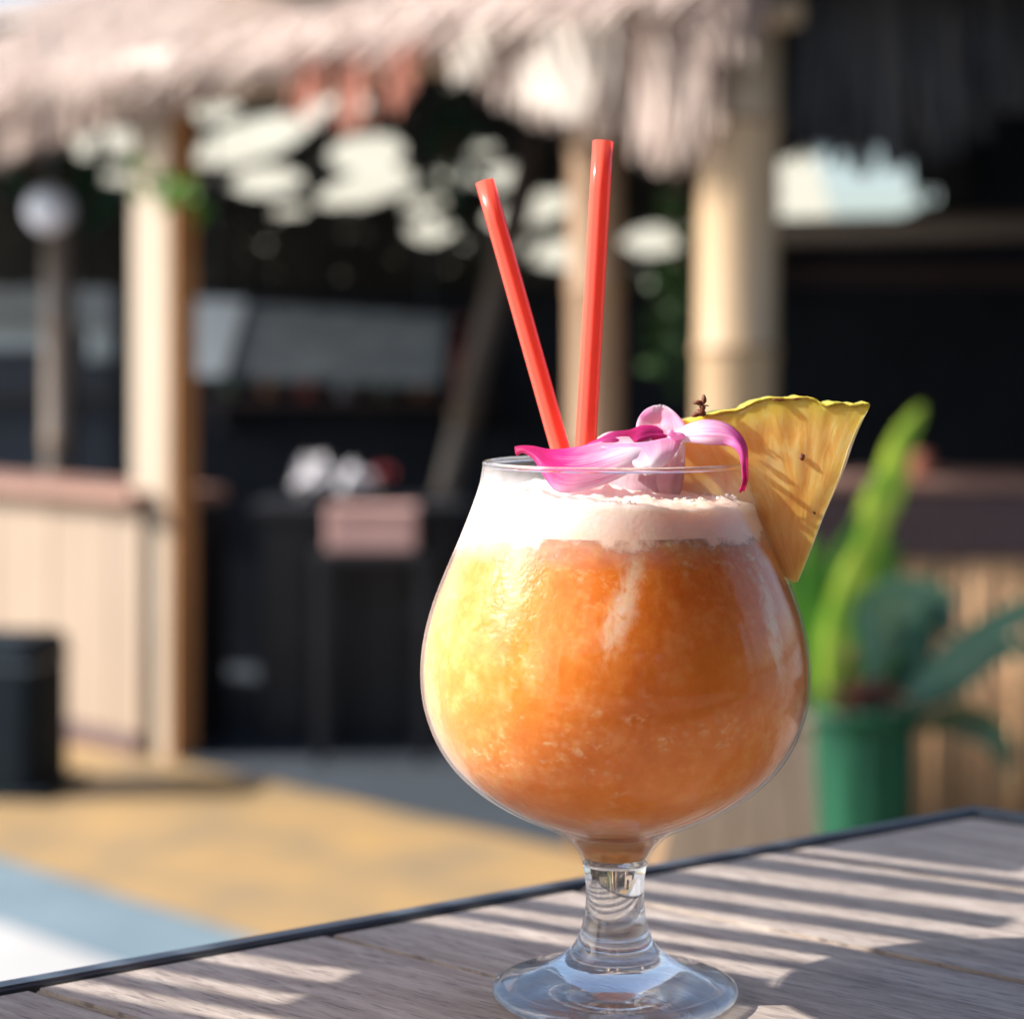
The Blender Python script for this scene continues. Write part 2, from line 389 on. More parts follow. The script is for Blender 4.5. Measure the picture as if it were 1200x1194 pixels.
def juice_mat():
    t = NT('clear_juice'); t.set(Roughness=0.05, IOR=1.33); t.b.inputs['Transmission Weight'].default_value = 0.45
    t.b.inputs['Subsurface Weight'].default_value = 0.8; t.b.inputs['Subsurface Scale'].default_value = 0.01
    t.b.inputs['Base Color'].default_value = (0.95, 0.42, 0.16, 1); return t.m
M['juice'] = juice_mat()
def foam_mat():
    t = NT('fruit_foam'); v = t.obj(); a = t.noise(v, 70, 4); b = t.noise(v, 300, 4)
    vo = t.n('ShaderNodeTexVoronoi'); vo.inputs['Scale'].default_value = 900; t.l(v, vo.inputs['Vector'])
    sx = t.n('ShaderNodeSeparateXYZ'); t.l(v, sx.inputs[0])
    lo = t.ramp(t.math('ADD', t.math('MULTIPLY', t.math('SUBTRACT', sx.outputs[2], 0.1176), 75.0), t.math('MULTIPLY', a, 0.6)), [(0.05, (0.78, 0.26, 0.05)), (0.28, (0.86, 0.52, 0.32)), (0.85, (0.93, 0.82, 0.74))])
    thin = t.ramp(t.math('ADD', t.math('MULTIPLY', sx.outputs[0], 22.0), t.math('ADD', t.math('MULTIPLY', a, 0.9), t.math('MULTIPLY', sx.outputs[1], -4.0))), [(0.15, (0,) * 3), (0.95, (0.75,) * 3)])
    lo = t.mix(thin, lo, (0.88, 0.52, 0.35))
    col = t.mix(t.ramp(vo.outputs['Distance'], [(0.1, (0.8,) * 3), (0.5, (0,) * 3)]), lo, (0.90, 0.62, 0.48))
    t.l(col, t.b.inputs['Base Color']); t.set(Roughness=0.4)
    t.b.inputs['Subsurface Weight'].default_value = 0.8; t.b.inputs['Subsurface Radius'].default_value = (1, 0.7, 0.55)
    t.b.inputs['Subsurface Scale'].default_value = 0.01
    t.bump(t.math('ADD', b, t.math('MULTIPLY', vo.outputs['Distance'], 0.7)), 0.3, 0.0005)
    al = t.math('ADD', t.math('MULTIPLY', t.math('SUBTRACT', sx.outputs[2], 0.1172), 330.0), t.math('MULTIPLY', t.math('SUBTRACT', t.math('ADD', a, t.math('MULTIPLY', b, 0.6)), 0.8), 5.0))
    al = t.ramp(al, [(0.0, (0,) * 3), (0.55, (0.62,) * 3), (1.0, (1,) * 3)])
    al = t.math('MAXIMUM', al, t.math('MULTIPLY', t.math('SUBTRACT', sx.outputs[2], 0.1190), 2500.0, True))
    t.l(al, t.b.inputs['Alpha']); return t.m
M['foam'] = foam_mat()
def straw_plastic():
    t = NT('red_straw_plastic'); t.b.inputs['Base Color'].default_value = (0.94, 0.18, 0.12, 1)
    t.set(Roughness=0.22)
    tr = t.n('ShaderNodeBsdfTranslucent'); tr.inputs[0].default_value = (1.0, 0.32, 0.22, 1)
    mx = t.n('ShaderNodeMixShader'); mx.inputs[0].default_value = 0.5
    t.l(t.b.outputs[0], mx.inputs[1]); t.l(tr.outputs[0], mx.inputs[2]); t.l(mx.outputs[0], t.out.inputs[0]); return t.m
M['straw'] = straw_plastic()
def petal_mat(name, base, mid, tip, edge=None, trans=0.6):
    t = NT(name); uv = t.n('ShaderNodeUVMap'); sx = t.n('ShaderNodeSeparateXYZ'); t.l(uv.outputs[0], sx.inputs[0])
    nz = t.noise(uv.outputs[0], 5, 4)
    st = t.n('ShaderNodeMapping'); st.inputs['Scale'].default_value = (26, 1.6, 1); t.l(uv.outputs[0], st.inputs[0])
    vein = t.noise(st.outputs[0], 1.0, 3)
    f = t.math('ADD', sx.outputs[1], t.math('MULTIPLY', t.math('SUBTRACT', nz, 0.5), 0.35))
    f = t.math('ADD', f, t.math('MULTIPLY', t.math('SUBTRACT', vein, 0.5), 0.45))
    col = t.ramp(f, [(0.05, base), (0.5, mid), (0.92, tip)])
    if edge:
        e = t.math('POWER', t.math('ABSOLUTE', t.math('MULTIPLY', t.math('SUBTRACT', sx.outputs[0], 0.5), 2.0)), 5.0)
        col = t.mix(t.math('MULTIPLY', e, 0.7), col, edge)
    t.l(col, t.b.inputs['Base Color']); t.set(Roughness=0.5); t.bump(vein, 0.3, 0.0006)
    tr = t.n('ShaderNodeBsdfTranslucent'); t.l(col, tr.inputs[0])
    mx = t.n('ShaderNodeMixShader'); mx.inputs[0].default_value = trans
    t.l(t.b.outputs[0], mx.inputs[1]); t.l(tr.outputs[0], mx.inputs[2]); t.l(mx.outputs[0], t.out.inputs[0]); return t.m
MAG = (0.80, 0.07, 0.42); DMAG = (0.50, 0.01, 0.14); PNK = (0.90, 0.48, 0.72); WHT = (0.93, 0.89, 0.93)
M['petal_left'] = petal_mat('petal_magenta_to_white', DMAG, MAG, WHT)
M['petal_dark'] = petal_mat('petal_deep_magenta', MAG, DMAG, (0.6, 0.1, 0.4))
M['petal_pink'] = petal_mat('petal_pink_white', WHT, PNK, WHT)
M['petal_white'] = petal_mat('petal_white_lip', PNK, WHT, WHT)
M['petal_right'] = petal_mat('petal_white_to_magenta', WHT, (0.70, 0.12, 0.48), (0.60, 0.02, 0.20))
M['petal_faint'] = petal_mat('petal_pale_sunken', WHT, (0.75, 0.55, 0.62), (0.7, 0.4, 0.4))

def pineapple_mat():
    t = NT('pineapple_flesh')
    uv = t.n('ShaderNodeUVMap'); mp = t.n('ShaderNodeMapping'); mp.inputs['Scale'].default_value = (9, 2.4, 1); t.l(uv.outputs[0], mp.inputs[0])
    fib = t.noise(mp.outputs[0], 2.0, 4, 0.5, 1.6); v = t.obj(); big = t.noise(v, 70, 3)
    f = t.math('ADD', t.math('MULTIPLY', fib, 0.5), t.math('MULTIPLY', big, 0.5))
    col = t.ramp(f, [(0.34, (0.82, 0.38, 0.07)), (0.5, (0.90, 0.52, 0.13)), (0.64, (0.94, 0.66, 0.25))])
    sx = t.n('ShaderNodeSeparateXYZ'); t.l(uv.outputs[0], sx.inputs[0])
    col = t.mix(t.ramp(sx.outputs[1], [(0.84, (0,) * 3), (0.97, (0.65,) * 3)]), col, (0.82, 0.58, 0.06))
    t.l(col, t.b.inputs['Base Color']); t.set(Roughness=0.28)
    t.b.inputs['Subsurface Weight'].default_value = 0.6; t.b.inputs['Subsurface Radius'].default_value = (1, 0.5, 0.15); t.b.inputs['Subsurface Scale'].default_value = 0.012
    t.bump(t.math('ADD', f, t.math('MULTIPLY', t.noise(v, 600, 3), 0.2)), 0.2, 0.0008)
    tr = t.n('ShaderNodeBsdfTranslucent'); t.l(col, tr.inputs[0])
    mx = t.n('ShaderNodeMixShader'); mx.inputs[0].default_value = 0.12
    t.l(t.b.outputs[0], mx.inputs[1]); t.l(tr.outputs[0], mx.inputs[2]); t.l(mx.outputs[0], t.out.inputs[0]); return t.m
M['pine'] = pineapple_mat()
M['rind'] = simple('pineapple_rind', (0.66, 0.44, 0.05), (0.25, 0.34, 0.05), 0.6, 75, bump=0.5, bdist=0.001)
M['brown'] = simple('dried_brown', (0.20, 0.055, 0.02), (0.06, 0.02, 0.012), 0.6, 300, bump=0.4, bdist=0.0006)

# ---------------------------------------------------------------- hut frame: t runs along the front, s goes inwards
P0 = Vector((-1.0, 6.33)); U = Vector((0.7071, -0.7071)); NI = Vector((0.7071, 0.7071))
def F(t, s, z):
    p = P0 + U * t + NI * s
    return Vector((p.x, p.y, z))
UX = (U.x, U.y, 0)

# ---------------------------------------------------------------- ground and painted floor
def sheet(name, pts, z, m, kind='structure'):
    me = mesh([(p[0], p[1], z) for p in pts], [tuple(range(len(pts)))])
    bm = bmesh.new(); bm.from_mesh(me); bmesh.ops.recalc_face_normals(bm, faces=bm.faces)
    for f in bm.faces:
        if f.normal.z < 0: f.normal_flip()
    bm.to_mesh(me); bm.free()
    return tag(link(name, me, m), kind=kind)
sheet('ground', [(-120, -60), (120, -60), (120, 200), (-120, 200)], 0.0, M['concrete'])
def band(name, s0, s1, t0, t1, z, m):
    a, b, c, d = F(t0, s0, 0), F(t1, s0, 0), F(t1, s1, 0), F(t0, s1, 0)
    return sheet(name, [a[:2], b[:2], c[:2], d[:2]], z, m)
band('yellow_floor_paint', -1.03, -0.02, -0.55, 6.0, 0.004, M['yellow_paint'])
band('blue_floor_paint', -1.34, -1.034, -6.0, 6.0, 0.004, M['blue_paint'])
band('white_floor_paint', -3.4, -1.344, -6.0, 6.0, 0.004, M['white_paint'])
band('yellow_floor_edge', -1.03, -0.45, -6.0, -0.556, 0.004, M['yellow_paint'])

sheet('added_deck', [(-.9, -4.2), (4.4, -4.2), (4.4, .1), (-.9, .1)], 0.004, M['deck'])  # unseen deck added to mute the ground mirrored in the glass
band('shaded_hut_floor', -0.016, 6.0, -6.0, 6.0, 0.006, M['shaded_floor'])  # dark floor sheet; the hut's shadow is put into its colour

# ---------------------------------------------------------------- thatch helpers
class Strands:
    def __init__(s): s.v = []; s.f = []
    def add(s, root, tip, w, side, bend=0.0):
        """tapered, slightly bent flat strand"""
        root, tip, side = Vector(root), Vector(tip), Vector(side).normalized()
        mid = (root + tip) / 2 + Vector((0, 0, bend)) + side * rnd.uniform(-0.3, 0.3) * w
        b = len(s.v)
        s.v += [root - side * w / 2, root + side * w / 2, mid + side * w * .45, mid - side * w * .45, tip + side * w * .12, tip - side * w * .12]
        s.f += [(b, b + 1, b + 2, b + 3), (b + 3, b + 2, b + 4, b + 5)]
    def build(s, name, m, root, **k):
        return part(name, mesh(s.v, s.f), m, root, **k)

def lerp_tab(tab, x):
    if x <= tab[0][0]: return tab[0][1]
    for (a, b), (c, d) in zip(tab, tab[1:]):
        if x <= c: return b + (d - b) * (x - a) / (c - a)
    return tab[-1][1]

# ---------------------------------------------------------------- the hut with the pale thatch
hut = thing('tiki_hut', 'open bamboo hut with sunlit pinkish thatch roof and dark interior', 'hut', F(1, 1, 0))
ES, EZ, RS, RZ = -0.12, 2.02, 1.0, 2.60
T0, T1 = -4.6, 2.28
# roof slabs
def slab(a, b, c, d, th=0.04):
    n = (b - a).cross(d - a).normalized() * th
    return mesh([a, b, c, d, a - n, b - n, c - n, d - n], [(0, 1, 2, 3), (7, 6, 5, 4), (0, 4, 5, 1), (1, 5, 6, 2), (2, 6, 7, 3), (3, 7, 4, 0)])
part('roof_slope', slab(F(T0, ES, EZ), F(T1, ES, EZ), F(T1, RS, RZ), F(T0, RS, RZ)), M['thatch'], hut)
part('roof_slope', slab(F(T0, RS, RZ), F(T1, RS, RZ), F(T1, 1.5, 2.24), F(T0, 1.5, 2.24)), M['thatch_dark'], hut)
st = Strands()
slope_dir = (F(0, ES, EZ) - F(0, RS, RZ)).normalized()
for k in range(13):
    q = k / 12
    s0, z0 = ES + (RS - ES) * (1 - q) , EZ + (RZ - EZ) * (1 - q)
    for i in range(520):
        t = T0 + (T1 - T0) * rnd.random()
        root = F(t, s0, z0 + 0.05 + 0.01 * rnd.random()); L = rnd.uniform(0.14, 0.30)
        tip = root + slope_dir * L + Vector((U.x, U.y, 0)) * rnd.uniform(-.03, .03) + Vector((0, 0, -rnd.uniform(0.01, 0.05)))
        st.add(root, tip, rnd.uniform(0.012, 0.035), UX, 0.01)
st.build('thatch', M['thatch'], hut, kind='stuff')
bott = [(-4.6, 1.74), (-.967, 1.80), (-.45, 1.86), (-.02, 1.905), (.386, 1.93), (.70, 1.94), (.933, 1.94), (1.24, 1.93), (1.36, 1.86), (1.55, 1.77), (1.81, 1.71), (1.93, 1.63), (2.06, 1.64), (2.10, 1.86), (2.28, 1.84)]
bott = [(a_ + .10, b_) for a_, b_ in bott]
fr = Strands()
for i in range(2600):
    t = T0 + (T1 - T0) * rnd.random()
    zb = lerp_tab(bott, t) + rnd.uniform(-0.03, 0.06)
    dep = rnd.uniform(-0.05, 0.05)
    root = F(t, ES + dep, EZ + 0.05); tip = F(t + rnd.uniform(-.02, .02), ES + dep - 0.02 + rnd.uniform(-.02, .02), zb)
    fr.add(root, tip, rnd.uniform(0.014, 0.04), (U.x + rnd.uniform(-.3, .3), U.y + rnd.uniform(-.3, .3), 0))
fr.build('thatch_fringe', M['thatch'], hut, kind='stuff')
fr = Strands()
for (tc, zb, wd, n) in ((.87, 1.82, .03, 18), (1.02, 1.78, .035, 26), (1.22, 1.82, .03, 18)):
    for i in range(n):
        t = tc + rnd.gauss(0, wd); root = F(t, ES - .06, EZ); tip = F(t + rnd.uniform(-.02, .02), ES - .08, zb + rnd.uniform(-.02, .05))
        fr.add(root, tip, rnd.uniform(.012, .03), UX)
fr.build('red_fringe', M['thatch_red'], hut, kind='stuff', label='rusty red hanging thatch strands')
fr = Strands()
for (tc, zt, zb, wd, n) in ((1.49, 2.02, 1.88, .035, 26), (1.70, 1.90, 1.80, .03, 20), (1.81, 1.97, 1.76, .045, 50), (.93, 1.86, 1.81, .03, 12), (.2, 2.06, 2.0, .1, 16)):
    for i in range(n):
        t = tc + rnd.gauss(0, wd); root = F(t, ES - .09, zt); tip = F(t + rnd.uniform(-.02, .02), ES - .11, zb + rnd.uniform(-.03, .03))
        fr.add(root, tip, rnd.uniform(.014, .035), (1, -.35, 0))
fr.build('sunlit_fringe', M['thatch_sunlit'], hut, kind='stuff', label='hanging thatch strands with sunlight put in their white colour')
# beams under the roof
for t0, t1, s, z, m in ((T0, T1, 0.02, 1.965, 'bamboo'), (T0, T1, 1.0, 2.36, 'bamboo_grey')):
    part('beam', tube_me([F(t0, s, z), F((t0 + t1) / 2, s, z), F(t1, s, z)], 0.035, 12), M[m], hut)
for i in range(9):
    t = -1.6 + i * 0.46
    part('rafter', tube_me([F(t, ES + .04, 1.97), F(t, RS, RZ - .08)], 0.022, 8), M['bamboo_grey'], hut)

# bamboo posts
def cane_post(root, x, y, z0, z1, r, nodes, m, lean=(0, 0)):
    prof = [(x, y, z0)]
    pts, rad = [], []
    zs = sorted(set([z0, z1] + [n + d for n in nodes for d in (-.02, -.006, .006, .02)]))
    for z in zs:
        near = min([abs(z - n) for n in nodes] + [9])
        rad.append(r * (1.05 if near < .01 else (.985 if near < .03 else 1.0)))
        f = (z - z0) / (z1 - z0); pts.append((x + lean[0] * f, y + lean[1] * f, z))
    p = part('cane', tube_me(pts, rad, 28), M[m], root)
    for n in nodes:
        f = (n - z0) / (z1 - z0)
        part('node_ring', tube_me([(x + lean[0] * f, y + lean[1] * f, n - .007), (x + lean[0] * f, y + lean[1] * f, n + .007)], r * 1.065, 28), M['node'], root)
c = F(2.12, 0, 0)
p = thing('bamboo_post', 'thick pale bamboo post right of the straws, behind the pineapple', 'post', (c.x, c.y, 0), 'bamboo posts holding up the huts')
cane_post(p, c.x - .006, c.y, .02, 1.93, .092, (.44, 1.215, 1.73), 'bamboo', (.024, 0))
c = F(1.66, .04, 0)
p = thing('bamboo_post', 'thinner brown bamboo post straight behind the upright straw', 'post', (c.x, c.y, 0), 'bamboo posts holding up the huts')
cane_post(p, c.x, c.y, 0, 1.93, .066, (.6, .98, 1.36, 1.7), 'bamboo_brown')
c = at(70, 560, 7.6)
p = thing('bamboo_post', 'dull grey-brown post at the far left under the white globe', 'post', (c.x, c.y, 0), 'bamboo posts holding up the huts')
cane_post(p, c.x, c.y, 0, 1.95, .058, (.5, .9, 1.3), 'bamboo_grey')

# timber post at the left; its shaded side is a strip coloured orange
c = F(-0.095, 0, 0)
p = thing('timber_post', 'square cream timber post, shaded side coloured orange, left of the doorway', 'post', (c.x, c.y, 0))
part('post_board', box_me((c.x, c.y, .97), (.185, .05, 1.94), UX, .006), M['timber'], p)
e = F(-0.095 + .0925 + .0085, 0.025, 0)
part('shaded_side', box_me((e.x, e.y, .965), (.015, .085, 1.93), UX, .003), M['timber_shade_side'], p, label='shaded side of the post, its light put in the orange colour')

# left counter
c = F(-1.4, 0.0, 0)
ctr = thing('bar_counter', 'pale pinkish wooden bar counter left of the cream post', 'bar counter', (c.x, c.y, 0))
for i in range(16):
    t = -0.09 - .16 * i - .08
    q = F(t, -0.045 - (.003 if i % 2 else 0), .375)
    part('front_board', box_me(q, (.1585, .022, .75), UX, .0015, 1), M['panel'], ctr)
q = F(-1.36, .06, .775)
part('counter_top', box_me(q, (2.60, .36, .035), UX, .006), M['ctop'], ctr)
q = F(-1.4, .16, .37)
part('carcass', box_me(q, (2.5, .30, .74), UX), M['dark_cab'], ctr)
q = F(-1.4, -.062, .035)
part('skirting', box_me(q, (2.6, .012, .07), UX, .002, 1), M['fascia'], ctr)

# plinth at the foot of the thick bamboo post
c = F(2.12, 0, 0)
pl = thing('post_plinth', 'tapered pale wooden plinth round the foot of the thick bamboo post', 'plinth', (c.x, c.y, 0))
bx_, by_ = c.x + .02, c.y
def frustum(cx, cy, w0, d0, w1, d1, z0, z1):
    vs = [(cx - w0, cy - d0, z0), (cx + w0, cy - d0, z0), (cx + w0, cy + d0, z0), (cx - w0, cy + d0, z0), (cx - w1, cy - d1, z1), (cx + w1, cy - d1, z1), (cx + w1, cy + d1, z1), (cx - w1, cy + d1, z1)]
    return mesh(vs, [(3, 2, 1, 0), (4, 5, 6, 7), (0, 1, 5, 4), (1, 2, 6, 5), (2, 3, 7, 6), (3, 0, 4, 7)])
part('plinth_core', frustum(bx_, by_, .215, .17, .125, .12, 0, .38), M['node'], pl)
for i in range(5):
    a0, a1 = -1 + i * .4 + .01, -1 + (i + 1) * .4 - .01
    vs = []
    for (w_, d_, z) in ((.225, .182, 0.002), (.135, .132, .375)):
        for yy in (0, .012):
            vs += [(bx_ + a0 * w_, by_ - d_ + yy, z), (bx_ + a1 * w_, by_ - d_ + yy, z)]
    part('plinth_board', mesh(vs, [(0, 1, 5, 4), (3, 2, 6, 7), (0, 2, 3, 1), (4, 5, 7, 6), (0, 4, 6, 2), (1, 3, 7, 5)]), M['panel'], pl)
part('plinth_cap', box_me((bx_, by_, .39), (.29, .27, .02), (1, 0, 0), .004), M['timber'], pl)

# right counter with bamboo slats
rc = thing('bar_counter', 'right-hand bar counter with dark fascia over bamboo slats behind the plant', 'bar counter', (1.3, 5.4, 0))
X0 = .55
slat_me = None
for i in range(48):
    x = X0 + .034 * i
    if slat_me is None:
        slat_me = tube_me([(0, 0, 0), (0, 0, .34), (0, 0, .69)], [.0158, .0152, .0158], 8)
        slat_me.materials.append(M['reed'])
    o = link('bamboo_slat', slat_me, None, rc); o.location = (x - 1.3, -.03 + rnd.uniform(-.004, .004), 0); o.rotation_euler = (0, 0, rnd.random() * 6)
part('carcass', box_me((1.32, 5.62, .34), (1.6, .38, .68)), M['dark_cab'], rc)
part('fascia', box_me((1.32, 5.36, .775), (1.6, .03, .165), (1, 0, 0), .004), M['fascia'], rc)
part('counter_top', box_me((1.32, 5.56, .875), (1.66, .46, .03), (1, 0, 0), .006), M['ctop'], rc)
pt = at(1076, 568, 5.42)
tp = thing('terracotta_cup', 'small reddish clay cup on the right-hand counter', 'cup', (pt.x, pt.y, .89))
part('cup_body', lathe_me([(0, .0), (.028, 0), (.036, .065), (.032, .065), (.025, .008), (0, .008)], (pt.x, pt.y, .89), 24), M['terracotta'], tp)

# dark back walls
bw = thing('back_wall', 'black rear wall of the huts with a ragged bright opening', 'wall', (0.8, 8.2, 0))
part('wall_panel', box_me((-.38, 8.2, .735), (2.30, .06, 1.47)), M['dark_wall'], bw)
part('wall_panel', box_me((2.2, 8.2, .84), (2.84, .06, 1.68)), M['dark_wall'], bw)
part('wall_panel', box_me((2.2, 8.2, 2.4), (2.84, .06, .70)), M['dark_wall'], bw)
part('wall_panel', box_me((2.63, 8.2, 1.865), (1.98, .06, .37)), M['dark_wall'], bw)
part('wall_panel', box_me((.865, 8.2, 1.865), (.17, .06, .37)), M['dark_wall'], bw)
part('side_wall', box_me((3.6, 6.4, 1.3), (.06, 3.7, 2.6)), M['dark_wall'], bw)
# boards and rails
part('rail', box_me((2.2, 8.15, 1.50), (2.84, .03, .07)), M['fascia'], bw)
# ragged thatch edges round the opening
fr = Strands()
for i in range(260):
    x = rnd.uniform(.9, 1.72); f = (x - .95) / .67
    zb = 1.99 - .05 * max(0, .35 - f) * 3 - (0.14 if f > .86 else 0.0) - (.10 if f > .72 else 0) * rnd.random()
    fr.add((x, 8.12, 2.12), (x + rnd.uniform(-.03, .03), 8.11, zb + rnd.uniform(-.03, .03)), rnd.uniform(.02, .05), (1, 0, 0))
for i in range(160):
    x = rnd.uniform(.9, 1.68); f = (x - .95) / .67
    zt = 1.665 + .11 * max(0, (f - .55) / .45) ** 1.0 + .03 * max(0, .2 - f) * 5
    fr.add((x, 8.13, 1.6), (x + rnd.uniform(-.03, .03), 8.12, zt + rnd.uniform(-.015, .015)), rnd.uniform(.03, .07), (1, 0, 0))
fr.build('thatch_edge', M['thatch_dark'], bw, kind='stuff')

# dark roof on the right
dr = thing('dark_thatch_roof', 'thatched roof above the right-hand counter, shade put in its near-black colour', 'roof', (2.1, 6.4, 2.05))
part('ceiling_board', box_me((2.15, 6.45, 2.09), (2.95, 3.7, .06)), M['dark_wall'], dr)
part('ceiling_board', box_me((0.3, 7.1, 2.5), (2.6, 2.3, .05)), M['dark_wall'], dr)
fr = Strands()
eb = [(.62, 1.72), (.85, 1.66), (1.0, 1.70), (1.15, 1.80), (1.4, 1.84), (3.6, 1.82)]
for i in range(2200):
    x = rnd.uniform(.64, 3.5); dd = rnd.uniform(-.1, .1)
    zb = lerp_tab(eb, x) + rnd.uniform(-.05, .12)
    fr.add((x, 4.98 + dd, 2.18), (x + rnd.uniform(-.05, .05), 4.96 + dd, zb), rnd.uniform(.015, .045), (1, rnd.uniform(-.4, .4), 0))
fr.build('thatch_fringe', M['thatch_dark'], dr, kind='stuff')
part('beam', tube_me([(.75, 7.0, 1.60), (3.5, 7.0, 1.66)], .045, 10), M['bamboo_grey'], dr)
part('beam', tube_me([(.75, 5.1, 2.02), (3.5, 5.1, 2.02)], .045, 10), M['fascia'], dr)

# added frond curtain; its holes shape the bright patches under the roof
holes = [(295, 165, 78, 30, 17), (430, 180, 50, 27, 8), (315, 213, 46, 22, 4), (430, 220, 64, 24, 14), (505, 270, 28, 19, 8),
         (594, 208, 36, 17, 8), (625, 246, 62, 23, 15), (533, 205, 20, 17, 8), (500, 238, 32, 12, 8), (655, 297, 30, 21, 4), (604, 290, 18, 16, 0),
         (770, 281, 44, 22, 6), (250, 130, 32, 17, 5), (342, 246, 24, 9, 0), (125, 168, 52, 19, 8), (140, 207, 36, 10, 0), (410, 122, 24, 20, 0),
         (700, 235, 24, 14, 8), (565, 175, 20, 8, 0)]
YS = 7.9
hw = []
for (px, py, rx, ry, tl) in holes:
    q = at(px, py, YS); k = YS / FPX; hw.append((q.x, q.z, rx * k * .92, ry * k * .84, R(tl)))
def in_hole(x, z, g=1.0):
    for (hx, hz, rx, rz, tl) in hw:
        dx, dz = x - hx, z - hz; u_ = dx * math.cos(tl) + dz * math.sin(tl); v_ = -dx * math.sin(tl) + dz * math.cos(tl)
        if (u_ / rx) ** 2 + (v_ / rz) ** 2 < g: return True
    return False
ps = thing('added_frond_curtain', 'added dark frond curtain under the hut roof, holes shaping the bright patches', 'palm fronds', (-.4, YS, 1.5))
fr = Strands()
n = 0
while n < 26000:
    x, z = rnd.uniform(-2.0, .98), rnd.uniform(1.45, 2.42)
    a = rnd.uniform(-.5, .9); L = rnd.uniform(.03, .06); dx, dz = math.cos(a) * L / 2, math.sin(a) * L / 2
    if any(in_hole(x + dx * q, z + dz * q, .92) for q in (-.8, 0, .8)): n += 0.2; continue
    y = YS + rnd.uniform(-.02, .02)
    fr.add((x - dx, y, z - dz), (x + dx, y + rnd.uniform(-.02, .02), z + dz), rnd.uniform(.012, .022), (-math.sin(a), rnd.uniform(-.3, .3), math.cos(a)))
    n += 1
fr.build('added_frond_leaf', M['dark_leaf'], ps, kind='stuff')
part('added_curtain_rail', tube_me([(-2.0, YS + .05, 2.43), (.98, YS + .05, 2.43)], .025, 8), M['bamboo_grey'], ps)

# cream sheet added behind, tilted to the sun to brighten the frond gaps
aw = thing('bright_gap_sheet', 'added cream sheet, sunlit backing glimpsed through gaps in the fronds', 'added_awning', (-.5, 10.5, 1.3))
for i in range(5):
    x0 = -3.0 + .92 * i
    part('added_sheet_panel', slab(Vector((x0, 9.6, 1.30)), Vector((x0 + .915, 9.6, 1.30)), Vector((x0 + .915, 12.6, 3.0)), Vector((x0, 12.6, 3.0)), .01), M['cream'], aw)
for x in (-3.0, 1.6):
    part('added_sheet_pole', tube_me([(x, 9.65, 0), (x, 9.65, 1.29)], .03, 10), M['metal'], aw)
    part('added_sheet_pole', tube_me([(x, 12.5, 0), (x, 12.5, 2.9)], .03, 10), M['metal'], aw)

# building behind on the left
bb = thing('rear_building', 'slate grey building with pale blue windows far behind the left counter', 'building', (-2.8, 11, 0))
part('wall', box_me((-3.0, 11.4, 1.05), (4.2, .2, 2.1)), M['slate'], bb)
for (px, py, pw, ph) in ((15, 345, 76, 130), (60, 300, 60, 60), (128, 385, 44, 76), (-80, 340, 60, 120)):
    q = at(px, py, 11.25); k = 11.25 / FPX
    f_ = part('window', box_me((q.x, 11.28, q.z), (pw * k, .05, ph * k), (1, 0, 0), .01, 1), M['pale_blue'], bb)
part('ledge', box_me((-3.0, 11.25, .95), (4.2, .2, .06)), M['dark_cab'], bb)
# white globe lamp
q = at(58, 246, 7.0)
gl = thing('globe_lamp', 'round white globe lamp hanging at the far left', 'lamp', (q.x, q.y, q.z))
part('globe', lathe_me([(0.078 * math.sin(math.pi * i / 20) if 0 < i < 20 else 0, -.078 * math.cos(math.pi * i / 20)) for i in range(21)], q, 32), M['globe'], gl)
part('cord', tube_me([q + Vector((0, 0, .076)), q + Vector((0, 0, .6))], .006, 6), M['metal'], gl)

# hanging board inside
q = at(375, 402, 7.0)
hb = thing('hanging_board', 'long grey-blue board hanging in the dark doorway', 'board', (q.x, q.y, q.z))
a, b, c_, d = at(222, 352, 7.2), at(522, 372, 6.9), at(518, 452, 6.9), at(222, 442, 7.2)
part('board_panel', slab(d, c_, b, a, .02), M['board'], hb)
a, b, c_, d = at(222, 350, 7.16), at(288, 352, 7.10), at(262, 440, 7.12), at(222, 440, 7.16)
part('pale_corner', slab(d, c_, b, a, .008), M['pale_blue'], hb)
for px, d_ in ((250, 7.17), (500, 6.92)):
    t_ = at(px, 360, d_ + .03); part('hanger', tube_me([t_, t_ + Vector((0, 0, 1.0))], .004, 6), M['metal'], hb)

# leaning pole
a, b = at(588, 320, 7.45), at(536, 530, 7.4)
a2 = a + (a - b) * .8; b2 = b + (b - a) * ((b.z) / (a.z - b.z))
lp = thing('leaning_pole', 'dim brown bamboo pole leaning in the doorway left of the glass', 'pole', (b2.x, b2.y, 0))
part('cane', tube_me([b2, b, a, a2], .05, 16), M['bamboo_grey'], lp)
m_ = b + (a - b) * .2
part('node_ring', tube_me([m_ - (a - b).normalized() * .012, m_ + (a - b).normalized() * .012], .062, 16), M['node'], lp)

